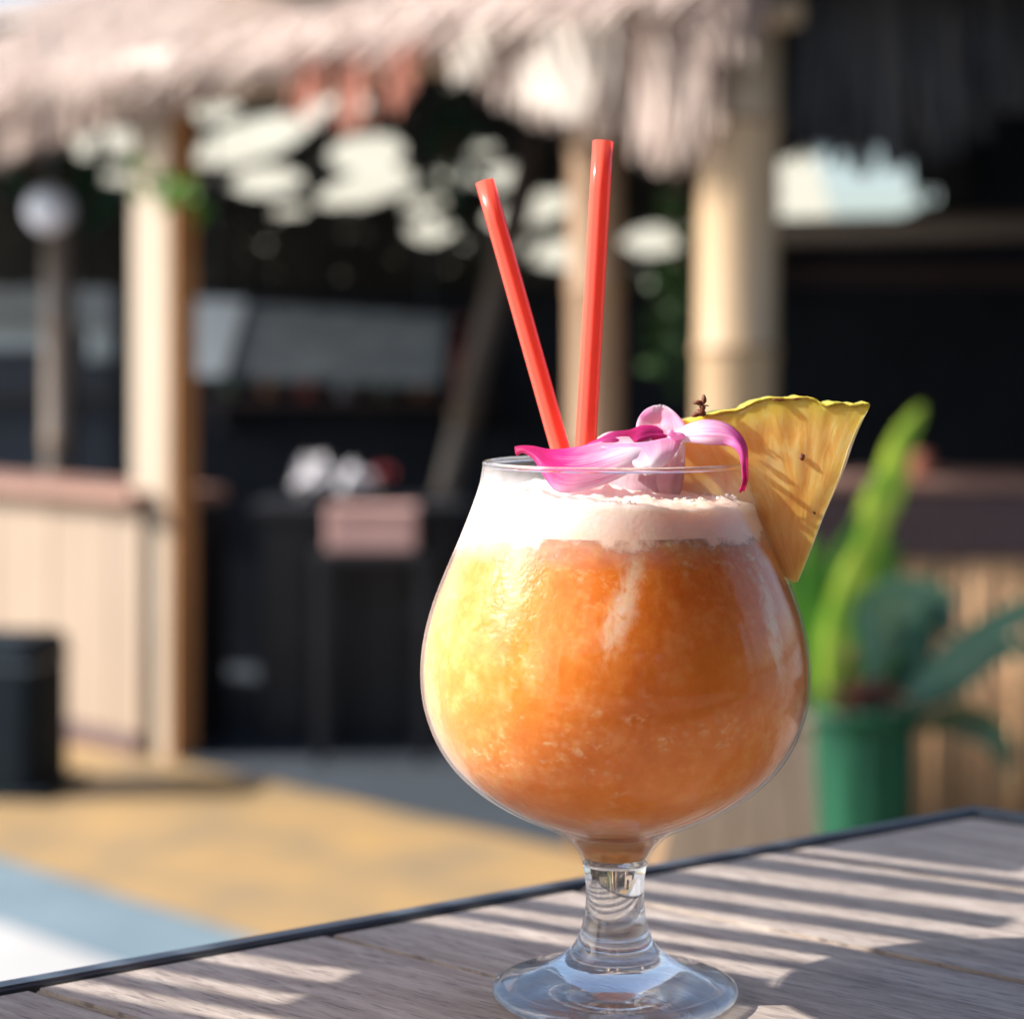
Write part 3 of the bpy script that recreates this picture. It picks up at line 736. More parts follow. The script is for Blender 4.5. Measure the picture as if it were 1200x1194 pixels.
# cabinet inside with flowers, and a lower stand with a pink box
c = at(425, 600, 6.75)
cb = thing('dark_cabinet', 'black panelled cabinet inside the doorway under the white flowers', 'cabinet', (c.x, c.y, 0))
part('body', box_me((c.x, 6.75, .355), (.62, .36, .70), (1, 0, 0), .006), M['dark_cab'], cb)
part('cabinet_top', box_me((c.x, 6.74, .722), (.66, .42, .03), (1, 0, 0), .005), M['dark_cab'], cb)
for i in range(4):
    part('door_board', box_me((c.x - .225 + .15 * i, 6.562, .36), (.14, .014, .64), (1, 0, 0), .003, 1), M['dark_cab'], cb)
c = at(438, 640, 6.35)
sb = thing('low_stand', 'low black stand in the doorway carrying the pink box', 'stand', (c.x, c.y, 0))
part('stand_top', box_me((c.x, 6.35, .612), (.34, .28, .025), (1, 0, 0), .004), M['dark_cab'], sb)
for sx in (-1, 1):
    for sy in (-1, 1):
        part('leg', box_me((c.x + sx * .15, 6.35 + sy * .12, .30), (.03, .03, .60)), M['dark_cab'], sb)
pb = thing('pink_box', 'dusty pink cardboard box on the low black stand', 'box', (c.x, 6.33, .626))
part('box_body', box_me((c.x, 6.33, .682), (.26, .18, .11), (1, 0, 0), .006), M['pink_box'], pb)
part('lid', box_me((c.x, 6.33, .745), (.268, .188, .018), (1, 0, 0), .004), M['pink_box'], pb)

shf = thing('bottle_shelf', 'dark shelf on the rear wall of the bar holding bottles', 'shelf', (-.75, 8.05, 1.02))
part('shelf_board', box_me((-.62, 8.06, 1.02), (1.1, .18, .025), (1, 0, 0), .003), M['fascia'], shf)
for x in (-1.1, -.14):
    part('bracket', box_me((x, 8.09, .96), (.02, .12, .10), (1, 0, 0), .002), M['metal'], shf)
bp_ = [(0, 0), (.034, 0), (.036, .01), (.036, .15), (.030, .175), (.013, .20), (.012, .25), (0, .25)]
cols = [('bottle_amber', (.16, .07, .015), 'dim amber bottle'), ('bottle_green', (.015, .07, .035), 'dim green bottle'), ('bottle_clear', (.20, .23, .26), 'pale grey bottle'), ('bottle_red', (.20, .02, .015), 'dark red bottle')]
for nme, cc_, _l in cols: M[nme] = simple(nme, cc_, tuple(q * .8 for q in cc_), 0.15, 5, bump=0)
words = ['at the left end of', 'second from the left on', 'third from the left on', 'in the middle of', 'third from the right on', 'second from the right on', 'at the right end of']
for i in range(7):
    nme, cc_, lb = cols[(i * 3 + 1) % 4]
    x = -1.06 + .145 * i; sc_ = 1 + .12 * math.sin(i * 2.3)
    o = thing('bottle', lb + ' ' + words[i] + ' the rear shelf', 'bottle', (x, 8.05, 1.033), group='bottles on the rear shelf')
    part('bottle_body', lathe_me([(r_, h_ * sc_) for r_, h_ in bp_], (x, 8.05, 1.033), 20), M[nme], o)
    part('cap', lathe_me([(0, .25 * sc_), (.0135, .25 * sc_), (.0135, .275 * sc_), (0, .275 * sc_)], (x, 8.05, 1.033), 16), M['terracotta'], o)

def bouquet(px, py, d, r, label, m, n=26, base=.738):
    q = at(px, py, d)
    o = thing('flower_bunch', label, 'flowers', (q.x, q.y, base), 'small flower bunches on the dark cabinet')
    part('vase', lathe_me([(0, 0), (.032, 0), (.045, .03), (.03, .055), (.026, .055), (.038, .03), (0, .006)], (q.x, q.y, base), 20), M['dark_cab'], o)
    me = None
    for i in range(n):
        th, ph = rnd.uniform(0, 6.28), rnd.uniform(-.9, 1)
        cc = q + Vector((math.cos(th) * r * math.sqrt(1 - ph * ph), math.sin(th) * r * .7 * math.sqrt(1 - ph * ph), ph * r)) * rnd.uniform(.4, 1)
        vs, fs = [cc + Vector((0, 0, -.005))], []
        up = Vector((rnd.uniform(-.6, .6), rnd.uniform(-1, .2), rnd.uniform(.2, 1))).normalized(); a = up.orthogonal().normalized(); b = up.cross(a)
        for j in range(10):
            rr = (.028 if j % 2 == 0 else .014); an = j * math.pi / 5
            vs.append(cc + (a * math.cos(an) + b * math.sin(an)) * rr + up * (.012 if j % 2 == 0 else 0))
        for j in range(10): fs.append((0, 1 + j, 1 + (j + 1) % 10))
        part('blossom', mesh(vs, fs), m, o)
bouquet(368, 562, 6.72, .062, 'taller bunch of white blossoms on the black cabinet', M['white_petal'], 34, .738)
bouquet(415, 566, 6.62, .045, 'smaller bunch of white blossoms right of the taller one', M['white_petal'], 26, .738)
bouquet(447, 560, 6.80, .03, 'small dark red blossoms at the right end of the white ones', M['red_petal'], 12, .738)

# dark bin at the lower left
q = at(0, 925, 5.9)
bn = thing('dark_bin', 'dark blue-black upright bin with rounded top on the yellow floor', 'bin', (q.x, q.y, 0))
bm_ = box_me((q.x, q.y, .215), (.30, .30, .43), (1, -.15, 0), .035, 4)
part('body', bm_, M['bin'], bn)
part('lid_rim', box_me((q.x, q.y, .36), (.306, .306, .012), (1, -.15, 0), .004), M['metal'], bn)
part('foot', box_me((q.x + .02, q.y, .012), (.36, .34, .024), (1, -.15, 0), .008), M['bin'], bn)

# ---------------------------------------------------------------- added pavilion and walls behind the viewer, shaping reflections and cutting sky light
pv = thing('added_pavilion', 'added dark roof and gapped wall behind the viewer, shaping the glass reflections', 'pavilion', (1.2, -2.2, 0))
part('added_roof_board', box_me((1.75, -1.75, 2.66), (4.7, 4.3, .06)), M['fascia'], pv)
brd = None
for i in range(30):
    x = -3.0 + .24 * i
    if i in (16, 17, 20, 21): continue
    part('added_wall_board', box_me((x, -3.9, 1.3), (.236, .03, 2.6), (1, 0, 0), .003, 1), M['fascia'], pv)
for i in range(14):
    part('added_wall_board', box_me((4.1, -3.78 + .27 * i, 1.3), (.03, .266, 2.6), (1, 0, 0), .003, 1), M['fascia'], pv)
for x, y in ((-.5, .3), (4.0, .3), (-.5, -3.8)):
    part('added_corner_post', box_me((x, y - .05, 1.31), (.10, .10, 2.62), (1, 0, 0), .005), M['fascia'], pv)
yw = thing('added_white_wall', 'added white wall that brightens the gaps in the near boarded wall', 'wall', (1.0, -7.0, 0))  # bright surface added for the bowl to mirror
part('wall_panel', box_me((1.0, -7.0, 1.6), (12, .2, 3.2)), M['white_paint'], yw)  # panel of the added white wall

# ---------------------------------------------------------------- plants
def leaf_me(P, width, fold=0.25, nv=22, nu=8, side=None, wave=.0):
    """P: rachis points; blade folded along it"""
    vs, fs, uvs = [], [], []
    L = len(P) - 1
    for i in range(nv + 1):
        f = i / nv; c = Vector(cat(P, f * L)); d = (Vector(cat(P, min(f + .02, 1) * L)) - Vector(cat(P, max(f - .02, 0) * L))).normalized()
        s_ = Vector(side).normalized(); s_ = (s_ - d * s_.dot(d)).normalized(); nrm = s_.cross(d)
        wv = width * (math.sin(math.pi * min(1, f ** .75)) ** .7 if 0 < f < 1 else 0.02)
        for k in range(nu + 1):
            g = k / nu * 2 - 1
            vs.append(c + s_ * wv * g + nrm * (abs(g) * fold * wv + wave * wv * math.sin(f * 17 + g * 2) * abs(g))); uvs.append((k / nu, f))
    for i in range(nv):
        for k in range(nu):
            a = i * (nu + 1) + k; fs.append((a, a + 1, a + nu + 2, a + nu + 1))
    me = mesh(vs, fs, True); uvl = me.uv_layers.new(name='UVMap')
    for lp_ in me.loops: uvl.data[lp_.index].uv = uvs[lp_.vertex_index]
    return me
DP = 4.15
c = at(1012, 860, DP)
pp = thing('potted_plant', 'leafy tropical plant in a green pot in front of the bamboo slats', 'potted plant', (c.x, c.y, 0))
pr = []
for i in range(14):
    z = .50 * i / 13; pr.append((.072 + .024 * (i / 13), z))
pr = [(0, 0)] + pr + [(.104, .505), (.104, .525), (.09, .525), (.088, .48), (0, .48)]
pm = lathe_me(pr, (c.x, c.y, 0), 48)
for v in pm.vertices:   # fluted sides
    dx, dy = v.co.x - c.x, v.co.y - c.y; a = math.atan2(dy, dx); r_ = math.hypot(dx, dy)
    if r_ > .06 and v.co.z < .50: k = 1 + .05 * math.cos(12 * a); v.co.x, v.co.y = c.x + dx * k, c.y + dy * k
part('pot', pm, M['pot'], pp)
part('soil', lathe_me([(0, .485), (.087, .485), (.087, .482), (0, .482)], (c.x, c.y, 0), 32), M['soil'], pp)
base = Vector((c.x, c.y, .485))
def pleaf(pts, width, m, side=(1, 0, 0), fold=.25, stem=True, wave=0.03, label=None):
    W = [at(x, y, DP + dd) for x, y, dd in pts]
    b0 = base + Vector((rnd.uniform(-.03, .03), rnd.uniform(-.03, .03), 0))
    if stem:
        mid = (b0 + W[0]) / 2 + Vector((rnd.uniform(-.02, .02), 0, .03))
        part('stalk', tube_me([Vector(x) for x in resample([tuple(b0), tuple(mid), tuple(W[0])], 6)], .0085, 8), M['stem'], pp)
    part('leaf', leaf_me([tuple(x) for x in W], width, fold, side=side, wave=wave), M[m], pp, label=label)
pleaf([(1012, 640, 0), (1024, 600, 0), (1038, 560, -.02), (1052, 520, -.03), (1082, 474, -.01)], .040, 'leaf_lime', (1, .3, .3), .45, label='bright lime upright leaf')
pleaf([(1030, 800, 0), (1020, 700, .02), (1022, 640, .05), (1030, 585, .06)], .052, 'leaf_green', (1, .4, .1), .3)
pleaf([(985, 800, -.02), (966, 730, -.03), (955, 680, -.04), (945, 620, -.05)], .045, 'leaf_green', (1, .2, .2), .35)
pleaf([(1000, 790, .02), (990, 720, .04), (985, 670, .05), (1000, 620, .05)], .03, 'leaf_lime', (1, .2, .1), .3)
pleaf([(975, 830, -.1), (962, 780, -.13), (972, 735, -.15), (1000, 700, -.16)], .045, 'leaf_green', (.9, .2, -.3), .3)
pleaf([(1018, 800, -.05), (1026, 730, -.08), (1050, 694, -.12), (1085, 688, -.15), (1122, 702, -.15)], .062, 'leaf_blue', (-.4, -.6, .8), -.35, label='broad blue-green arching leaf')
pleaf([(1085, 700, -.12), (1098, 704, -.14), (1108, 722, -.15), (1112, 748, -.15)], .035, 'leaf_dark', (.9, .3, .2), .3, stem=False)
pleaf([(1060, 815, 0), (1100, 780, .02), (1150, 742, .03), (1205, 712, .03), (1260, 720, .03)], .042, 'leaf_blue', (-.3, -.4, .9), -.3)
pleaf([(1055, 850, 0), (1110, 838, .02), (1160, 852, .0), (1182, 885, -.03), (1178, 930, -.05)], .040, 'leaf_dark', (.3, -.5, .8), -.3)
pleaf([(1000, 830, .1), (1050, 800, .12), (1080, 760, .15), (1100, 650, .18)], .03, 'leaf_dark', (1, .3, .1), .3)

pleaf([(1005, 800, .08), (1010, 740, .1), (1040, 690, .12), (1050, 640, .12)], .028, 'leaf_green', (1, .2, .1), .4)
pleaf([(975, 800, .05), (950, 760, .05), (930, 700, .05), (925, 650, .04)], .03, 'leaf_green', (1, .2, .2), .4)
pleaf([(1000, 760, -.08), (990, 700, -.1), (984, 650, -.12), (1012, 600, -.12)], .022, 'leaf_green', (1, .2, .3), .5)
pleaf([(1040, 800, .06), (1052, 760, .08), (1070, 730, .1), (1080, 700, .12)], .026, 'leaf_dark', (1, .2, .1), .3)

pleaf([(1000, 800, -.04), (1006, 700, -.06), (1016, 620, -.07), (1030, 570, -.07), (1046, 545, -.07)], .034, 'leaf_lime', (1, .1, .2), .5)
pleaf([(970, 810, -.16), (975, 740, -.18), (990, 680, -.19), (1005, 640, -.19)], .026, 'leaf_lime', (1, .1, .2), .5)
pleaf([(1060, 830, .05), (1110, 800, .06), (1170, 760, .06), (1240, 750, .06)], .036, 'leaf_blue', (-.2, -.5, .9), -.3)

def vine(name, label, cpts, n, size, m, spread):
    root = thing(name, label, 'vine', cpts[0], 'green sprigs hanging about the hut')
    P = [tuple(x) for x in cpts]
    part('vine_stem', tube_me([Vector(x) for x in resample(P, 5)], .006, 6), M['stem'], root)
    for i in range(n):
        c_ = Vector(cat(P, rnd.random() * (len(P) - 1))) + Vector((rnd.gauss(0, spread), rnd.gauss(0, spread), rnd.gauss(0, spread)))
        d = Vector((rnd.uniform(-1, 1), rnd.uniform(-1, .4), rnd.uniform(-1, .2))).normalized() * size * rnd.uniform(.6, 1.2)
        part('leaf', leaf_me([tuple(c_), tuple(c_ + d * .5 + Vector((0, 0, .01))), tuple(c_ + d)], size * .36, .2, 6, 2, side=d.orthogonal()), m, root)
vine('hanging_vine', 'green vine hanging between the two bamboo posts', [at(800, 150, 5.25), at(795, 240, 5.25), at(800, 310, 5.25), at(775, 365, 5.25), at(785, 425, 5.25)], 90, .06, M['vine'], .035)
vine('hanging_vine', 'small dark sprig of leaves hanging in the middle of the doorway', [at(530, 130, 6.2), at(528, 185, 6.2), at(522, 235, 6.2)], 34, .07, M['leaf_dark'], .03)
vine('hanging_vine', 'few green leaves wound round the top of the cream post', [at(150, 195, 6.25), at(185, 222, 6.2), at(216, 226, 6.15), at(218, 240, 6.15)], 22, .06, M['leaf_green'], .022)
vine('hanging_vine', 'dark leaves behind the white globe lamp at far left', [at(20, 190, 7.3), at(60, 215, 7.3), at(100, 205, 7.3), at(110, 240, 7.3)], 46, .09, M['leaf_dark'], .06)

# ---------------------------------------------------------------- unseen slats beside the table, laid out from the shade stripes they cast
D1 = Vector((.866, -.5, 0)); E1 = Vector((.5, .866, 0))
AH = .29
shift = Vector((SUN.x, SUN.y, 0)) * (AH / SUN.z)
sa = thing('stripe_slats', 'unseen bamboo slats left of the table, laid out for its striped shade', 'added_awning', (-1.05, .75, 0))
def slat(e0, e1, d0, d1, zoff=0.0, name='slat', m='bamboo_slat', thick=.004):
    cc = D1 * (d0 + d1) / 2 + E1 * (e0 + e1) / 2 + shift * ((AH + zoff) / AH); cc.z = TT + AH + zoff
    part(name, box_me(cc, (d1 - d0, e1 - e0, thick), D1), M[m], sa)
ENDR = -.185
for e0, e1, d0, d1 in (
        (.3775, .4180, -.75, -.317), (.4290, .4350, -.75, -.317), (.4460, .4560, -.75, -.320), (.4690, .4860, -.75, -.330), (.4868, .5165, -.75, -.345),
        (.5312, .5362, -.75, -.20), (.5478, .5566, -.75, -.195), (.5740, .5828, -.75, -.19),
        (.5965, .6088, -.75, ENDR), (.6264, .6384, -.75, ENDR), (.6476, .6550, -.75, -.19), (.6640, .7000, -.75, -.20), (.7006, .7320, -.75, -.205), (.7326, .765, -.75, -.215)):
    slat(e0, e1, d0, d1)
e0 = .4295
while e0 < .5185:   # short laths added as a solid shade patch, ended to leave the bowl sunlit
    e1 = min(e0 + .0105, .5185)
    slat(e0, e1 - .0002, -.345 if e0 > .47 else -.3165, -.222 + rnd.uniform(-.004, .004), zoff=.0055)
    e0 = e1
for dd in (-.56, -.73):
    cc = D1 * dd + E1 * .63 + shift; cc.z = TT + AH + .012
    part('added_batten', box_me(cc, (.02, .52, .018), D1), M['bamboo_slat'], sa)
cc = D1 * -.70 + E1 * .62 + shift
part('added_slat_post', tube_me([(cc.x, cc.y, 0), (cc.x, cc.y, TT + AH + .012)], .02, 12), M['bamboo_grey'], sa)

# ---------------------------------------------------------------- table
TC = Vector((.1655, .767)); TA = Vector((.815, .5795)).normalized(); TB = Vector((.766, -.643)).normalized()
tb = thing('wooden_table', 'weathered grey-brown plank table with a dark metal edge', 'table', (TC.x, TC.y, 0))
def T2(a, b): return TC + TA * a + TB * b
PW = .088
k = 0; a = -.012
bang = math.atan2(TB.y, TB.x)
ang = TA.angle(TB)
while a > -1.25:
    a1 = a - (PW / abs(TA.cross(TB)) if False else PW) + .0014
    q0, q1, q2, q3 = T2(a, .0085), T2(a, 1.0), T2(a1, 1.0), T2(a1, .0085)
    org = (q0 + q1 + q2 + q3) / 4
    dz = rnd.uniform(-.0004, .0004)
    loc = []
    for z in (0 + dz, -.028):
        for q in (q0, q1, q2, q3):
            r_ = q - org; ca, sa_ = math.cos(-bang), math.sin(-bang)
            loc.append((r_.x * ca - r_.y * sa_, r_.x * sa_ + r_.y * ca, z))
    me = mesh(loc, [(3, 2, 1, 0), (4, 5, 6, 7), (0, 1, 5, 4), (1, 2, 6, 5), (2, 3, 7, 6), (3, 0, 4, 7)])
    bm = bmesh.new(); bm.from_mesh(me); bmesh.ops.recalc_face_normals(bm, faces=bm.faces)
    bmesh.ops.bevel(bm, geom=list(bm.edges), offset=.0009, segments=2, affect='EDGES'); bm.to_mesh(me); bm.free()
    o = link('plank', me, M['wood'], tb); o.location = (org.x - TC.x, org.y - TC.y, TT); o.rotation_euler = (0, 0, bang)
    a -= PW
def bar2(p, q, inner, w, z0, z1, name):
    """bar whose outer edge runs p-q and which is w wide towards inner"""
    n_ = Vector((-(q - p).y, (q - p).x)).normalized()
    if n_.dot(inner - p) < 0: n_ = -n_
    vs = [(v.x, v.y, z) for z in (z0, z1) for v in (p, q, q + n_ * w, p + n_ * w)]
    me = mesh(vs, [(3, 2, 1, 0), (4, 5, 6, 7), (0, 1, 5, 4), (1, 2, 6, 5), (2, 3, 7, 6), (3, 0, 4, 7)])
    bm = bmesh.new(); bm.from_mesh(me); bmesh.ops.recalc_face_normals(bm, faces=bm.faces)
    bmesh.ops.bevel(bm, geom=list(bm.edges), offset=.0009, segments=3, affect='EDGES'); bm.to_mesh(me); bm.free()
    for p_ in me.polygons: p_.use_smooth = False
    part(name, me, M['metal'], tb)
inn = T2(-.5, .5)
bar2(T2(-1.3, 0), T2(0.0, 0), inn, .0065, TT - .035, TT + .0012, 'edge_strip')
bar2(T2(0.002, .0), T2(0.002, 1.0), inn, .009, TT - .035, TT + .0010, 'edge_strip')
for (aa, bb_) in ((-.12, .12), (-.12, .85), (-1.1, .12), (-1.1, .85)):
    q = T2(aa, bb_)
    part('leg', box_me((q.x, q.y, .51), (.05, .05, 1.02), (TB.x, TB.y, 0), .004), M['metal'], tb)
part('apron', box_me((inn.x, inn.y, TT - .055), (.80, .03, .05), (TB.x, TB.y, 0), .003), M['metal'], tb)

# ---------------------------------------------------------------- glass
GX, GY = .0262, .543
G0 = Vector((GX, GY, TT + .0006))
glass = thing('cocktail_glass', 'round-bowled stemmed glass filled with orange cocktail on the table', 'glass', G0)
ctrl = [(.0086, .0322), (.0096, .0345), (.0112, .0368), (.0132, .0388), (.0162, .0408), (.0205, .0427), (.0262, .0453), (.0318, .0484), (.0372, .0523), (.0420, .0570), (.0458, .0626), (.0485, .0690), (.0500, .0755), (.0503, .0829), (.0494, .0905), (.0473, .0985), (.0436, .1080), (.0399, .1165), (.0368, .1245), (.0350, .1300), (.0342, .1345)]
outer = resample(ctrl, 4)
def offset_prof(P, d):
    out = []
    for i, (r, h) in enumerate(P):
        a, b = P[max(i - 1, 0)], P[min(i + 1, len(P) - 1)]; tx, ty = b[0] - a[0], b[1] - a[1]; L = math.hypot(tx, ty)
        out.append((max(r - ty / L * d, .0005), h + tx / L * d))
    return out
inner = offset_prof(outer, .0007)
def zero(me): return me
def zm(h):
    return .165 - (.165 - h) * .9837 if h >= .03 else h * (.165 - .135 * .9837) / .03
def gpart(name, me, m, root=glass, **k):
    for v in me.vertices: v.co = (v.co.x * .9837, v.co.y * .9837, zm(v.co.z))
    o = link(name, me, m, root); return tag(o, **k)
gpart('bowl', lathe_me(outer + [(.0341, .1352), (.0338, .1354), (.0335, .1350)] + inner[::-1][2:], n=160), M['thin_glass'])
rimp = [(.0336 + .0008 * math.cos(a), .1350 + .0007 * math.sin(a)) for a in [2 * math.pi * i / 12 for i in range(12)]]
gpart('rim', lathe_me(rimp, n=160, close=True), M['glass'])
stem = resample([(.0084, .0318), (.0078, .0290), (.0075, .0250), (.0076, .0215), (.0081, .0185), (.0092, .0150), (.0112, .0116), (.0146, .0088), (.0190, .0066), (.0245, .0048), (.0295, .0036)], 4)
stem = [(0, .0330), (.005, .0327), (.0078, .0322)] + stem + [(.0312, .0030), (.0318, .0022), (.0316, .0012), (.0306, .0003), (.0292, .0), (.0275, .0004), (.018, .0009), (.008, .0011), (0, .0012)]
gpart('stem_and_foot', lathe_me(stem, n=128), M['glass'])

# drink
cg = G0.copy()
dk = thing('cocktail', 'cloudy orange slush cocktail with pale foam inside the glass', 'drink', G0)
dp = [p for p in offset_prof(outer, .00095) if .0412 < p[1] < .1192]
dp = [(dp[0][0] * .55, dp[0][1] - .0009), (dp[0][0] * .88, dp[0][1] - .0005)] + dp
body = lathe_me([(0, dp[0][1] + .0006)] + dp + [(dp[-1][0] - .004, .1193), (0, .1190)], n=160)
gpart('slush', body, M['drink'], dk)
tj = [p for p in offset_prof(outer, .0008) if .0330 < p[1] < .0402]
gpart('thin_juice', lathe_me([(0, tj[0][1])] + tj + [(0, tj[-1][1] + .0001)], n=96), M['juice'], dk, label='clear peach tinted juice in the neck of the bowl')
def lerpP(P, h):
    for (r0, h0), (r1, h1) in zip(P, P[1:]):
        if h0 <= h <= h1: return r0 + (r1 - r0) * (h - h0) / (h1 - h0)
    return P[-1][0]
inn2 = offset_prof(outer, .00088)
vs, fs = [], []
NA = 160
rows = 16
for j in range(rows):
    for i in range(NA):
        a_ = 2 * math.pi * i / NA
        ln = Vector((math.cos(a_), math.sin(a_), 0))
        hb_ = .1150 + .0022 * noise.noise(ln * 3.0) + .0013 * noise.noise(ln * 11.0) + .0006 * noise.noise(ln * 30.0)        # ragged lower edge
        ht_ = .1262 + .0012 * (-ln.x) + .0012 * noise.noise(ln * 3.0 + Vector((5, 0, 0))) + .0006 * noise.noise(ln * 12)
        if j < 11:
            h = hb_ + (ht_ - hb_) * j / 10; r = lerpP(inn2, h) - (.00009 if j == 0 else 0)
        else:
            f = (j - 10) / (rows - 10); r = lerpP(inn2, ht_) * (1 - f); r = max(r, .0004)
            p_ = Vector((ln.x * r, ln.y * r, 0)); h = ht_ + .0006 + .0022 * math.sin(f * 1.57) + .0018 * noise.noise(p_ * 220) + .0008 * noise.noise(p_ * 600)
        vs.append((ln.x * r, ln.y * r, h))
for j in range(rows - 1):
    for i in range(NA):
        k2 = (i + 1) % NA; fs.append((j * NA + i, j * NA + k2, (j + 1) * NA + k2, (j + 1) * NA + i))
fs.append(tuple((rows - 1) * NA + i for i in range(NA)))
gpart('foam', mesh(vs, fs, True), M['foam'], dk)
# bubbles and crushed ice against the glass
bub = []
vsb, fsb = [], []
def add_ball(vs_, fs_, c, r, n=8, m=5, sq=(1, 1, 1)):
    b = len(vs_)
    vs_.append((c[0], c[1], c[2] - r * sq[2]))
    for j in range(1, m):
        for i in range(n):
            th = math.pi * j / m; ph = 2 * math.pi * i / n
            vs_.append((c[0] + r * sq[0] * math.sin(th) * math.cos(ph), c[1] + r * sq[1] * math.sin(th) * math.sin(ph), c[2] - r * sq[2] * math.cos(th)))
    vs_.append((c[0], c[1], c[2] + r * sq[2])); top = len(vs_) - 1
    for i in range(n):
        k2 = (i + 1) % n; fs_.append((b, b + 1 + k2, b + 1 + i)); fs_.append((top, b + 1 + (m - 2) * n + i, b + 1 + (m - 2) * n + k2))
        for j in range(m - 2): fs_.append((b + 1 + j * n + i, b + 1 + j * n + k2, b + 1 + (j + 1) * n + k2, b + 1 + (j + 1) * n + i))
for i in range(260):
    a_ = rnd.uniform(0, 2 * math.pi); rr = .0325 * math.sqrt(rnd.random()); add_ball(vsb, fsb, (math.cos(a_) * rr, math.sin(a_) * rr, .1268 + rnd.uniform(0, .0006)), rnd.uniform(.0003, .0008), 8, 5, (1, 1, .7))
gpart('bubble', mesh(vsb, fsb, True), M['foam'], dk, kind='stuff')

# straws
def straw(top, low, r, label):
    a_, b_ = at(*top), at(*low)
    d = (a_ - b_); b3 = b_ - d * .28
    o = thing('drinking_straw', label, 'straw', b3, 'red straws in the cocktail')
    me = tube_me([b3 + (a_ - b3) * i / 8 for i in range(9)], r, 48, hollow=.00035)
    ax = (a_ - b3).normalized()
    for i, v in enumerate(me.vertices):
        q = v.co - b3; c0 = ax * q.dot(ax); v.co = b3 + c0 + (q - c0) * (1 + .022 * math.cos(8 * 2 * math.pi * (i % 48) / 48))
    part('tube', me, M['straw'], o)
straw((568, 213, .560), (658, 531, .552), .00245, 'shorter red plastic straw leaning to the left')
straw((706.5, 166, .552), (686, 526, .547), .00262, 'longer red plastic straw standing almost upright')

# ---------------------------------------------------------------- orchid
orc = thing('orchid_flower', 'magenta and white orchid blossom lying on the foam at the rim', 'flower', at(760, 540, .545))
def petal(rows_, m, bulge=.003, th=.0003, nv=26, nu=12, curl=0.0, label=None):
    """rows: (x_left, y_left, x_right, y_right, depth_left, depth_right) in photo pixels and metres, from base to tip"""
    L = len(rows_) - 1; vs, fs, uvs = [], [], []
    for i in range(nv + 1):
        f = i / nv; q = cat(rows_, f * L)
        A, B = at(q[0], q[1], q[4] - .009), at(q[2], q[3], q[5] - .009)
        wd = (B - A).length
        for k in range(nu + 1):
            g = k / nu; p_ = A.lerp(B, g)
            bl = math.sin(math.pi * g) * bulge * min(1, wd / .008)
            rp = noise.noise(Vector((f * 5 + len(rows_), g * 4, bulge * 900))) * .0007
            p_ += Vector((0, -bl + rp, math.sin(g * math.pi * 3 + f * 4) * .0002))
            vs.append(p_); uvs.append((g, f))
    for i in range(nv):
        for k in range(nu):
            a_ = i * (nu + 1) + k; fs.append((a_, a_ + 1, a_ + nu + 2, a_ + nu + 1))
    me = mesh(vs, fs, True); ul = me.uv_layers.new(name='UVMap')
    for l_ in me.loops: ul.data[l_.index].uv = uvs[l_.vertex_index]
    o = part('petal', me, M[m], orc, label=label)
    md = o.modifiers.new('thickness', 'SOLIDIFY'); md.thickness = th; md.offset = 0
    return o
# broad left petal: first row is the dark hooked tip
petal([(603, 524, 605, 535, .545, .543), (612, 523, 613, 530, .544, .541), (625, 524, 626, 538, .543, .538), (648, 528, 637, 556, .543, .534), (680, 524, 655, 576, .544, .530), (705, 518, 695, 572, .545, .531), (730, 512, 735, 556, .546, .534), (760, 515, 760, 538, .547, .540)], 'petal_left', .004, label='magenta petal with a dark hooked tip')
petal([(786, 507, 785, 511, .551, .550), (768, 500, 766, 517, .551, .548), (752, 500, 748, 524, .5500, .543), (737, 505, 733, 536, .5495, .5405), (718, 507, 719, 526, .549, .542), (702, 514, 703, 525, .5485, .543), (688, 520, 690, 525, .548, .544)], 'petal_dark', .0012, label='deep magenta folded petal')
petal([(700, 514, 722, 533, .549, .541), (712, 508, 741, 531, .550, .541), (733, 506, 757, 528, .550, .5415), (757, 508, 772, 526, .549, .542)], 'petal_pink', -.001, label='narrow pale pink petal')
petal([(752, 524, 798, 520, .547, .547), (746, 508, 806, 508, .549, .548), (747, 494, 803, 497, .551, .549), (755, 482, 794, 486, .552, .551), (765, 476, 784, 478, .553, .552), (771, 475, 777, 475, .553, .553)], 'petal_pink', -.0016, label='pale pink rounded upper petal')
petal([(700, 524, 800, 512, .543, .545), (722, 534, 794, 527, .538, .541), (742, 546, 782, 541, .535, .537), (751, 553, 770, 551, .534, .535), (756, 556, 762, 555, .534, .534)], 'petal_white', .0022, label='white lower lip')
petal([(793, 506, 795, 518, .547, .545), (806, 498, 808, 518, .546, .543), (826, 493, 830, 520, .544, .540), (848, 496, 850, 521, .542, .538), (866, 508, 858, 523, .540, .536), (875, 524, 866, 532, .538, .534), (876, 545, 869, 549, .536, .532), (876, 562, 870, 565, .534, .531), (872, 574, 866, 577, .533, .531)], 'petal_right', .0025, label='magenta petal curling down on the right')
petal([(776, 512, 802, 512, .551, .549), (774, 540, 803, 538, .550, .547), (768, 566, 800, 566, .549, .545), (772, 590, 792, 592, .549, .545)], 'petal_faint', .002, label='pale petal sunk in the glass')
petal([(722, 534, 780, 530, .556, .552), (700, 552, 776, 560, .555, .549), (700, 578, 770, 584, .553, .547), (720, 596, 752, 600, .552, .548)], 'petal_faint', .002, label='pale petal sunk in the foam')
cq = at(794, 511, .534)
vsb, fsb = [], []; add_ball(vsb, fsb, cq, .0013, 12, 8, (1.5, 1, .8)); add_ball(vsb, fsb, cq + Vector((-.0018, -.0006, .0008)), .0009, 12, 8)
part('column', mesh(vsb, fsb, True), M['petal_white'], orc)

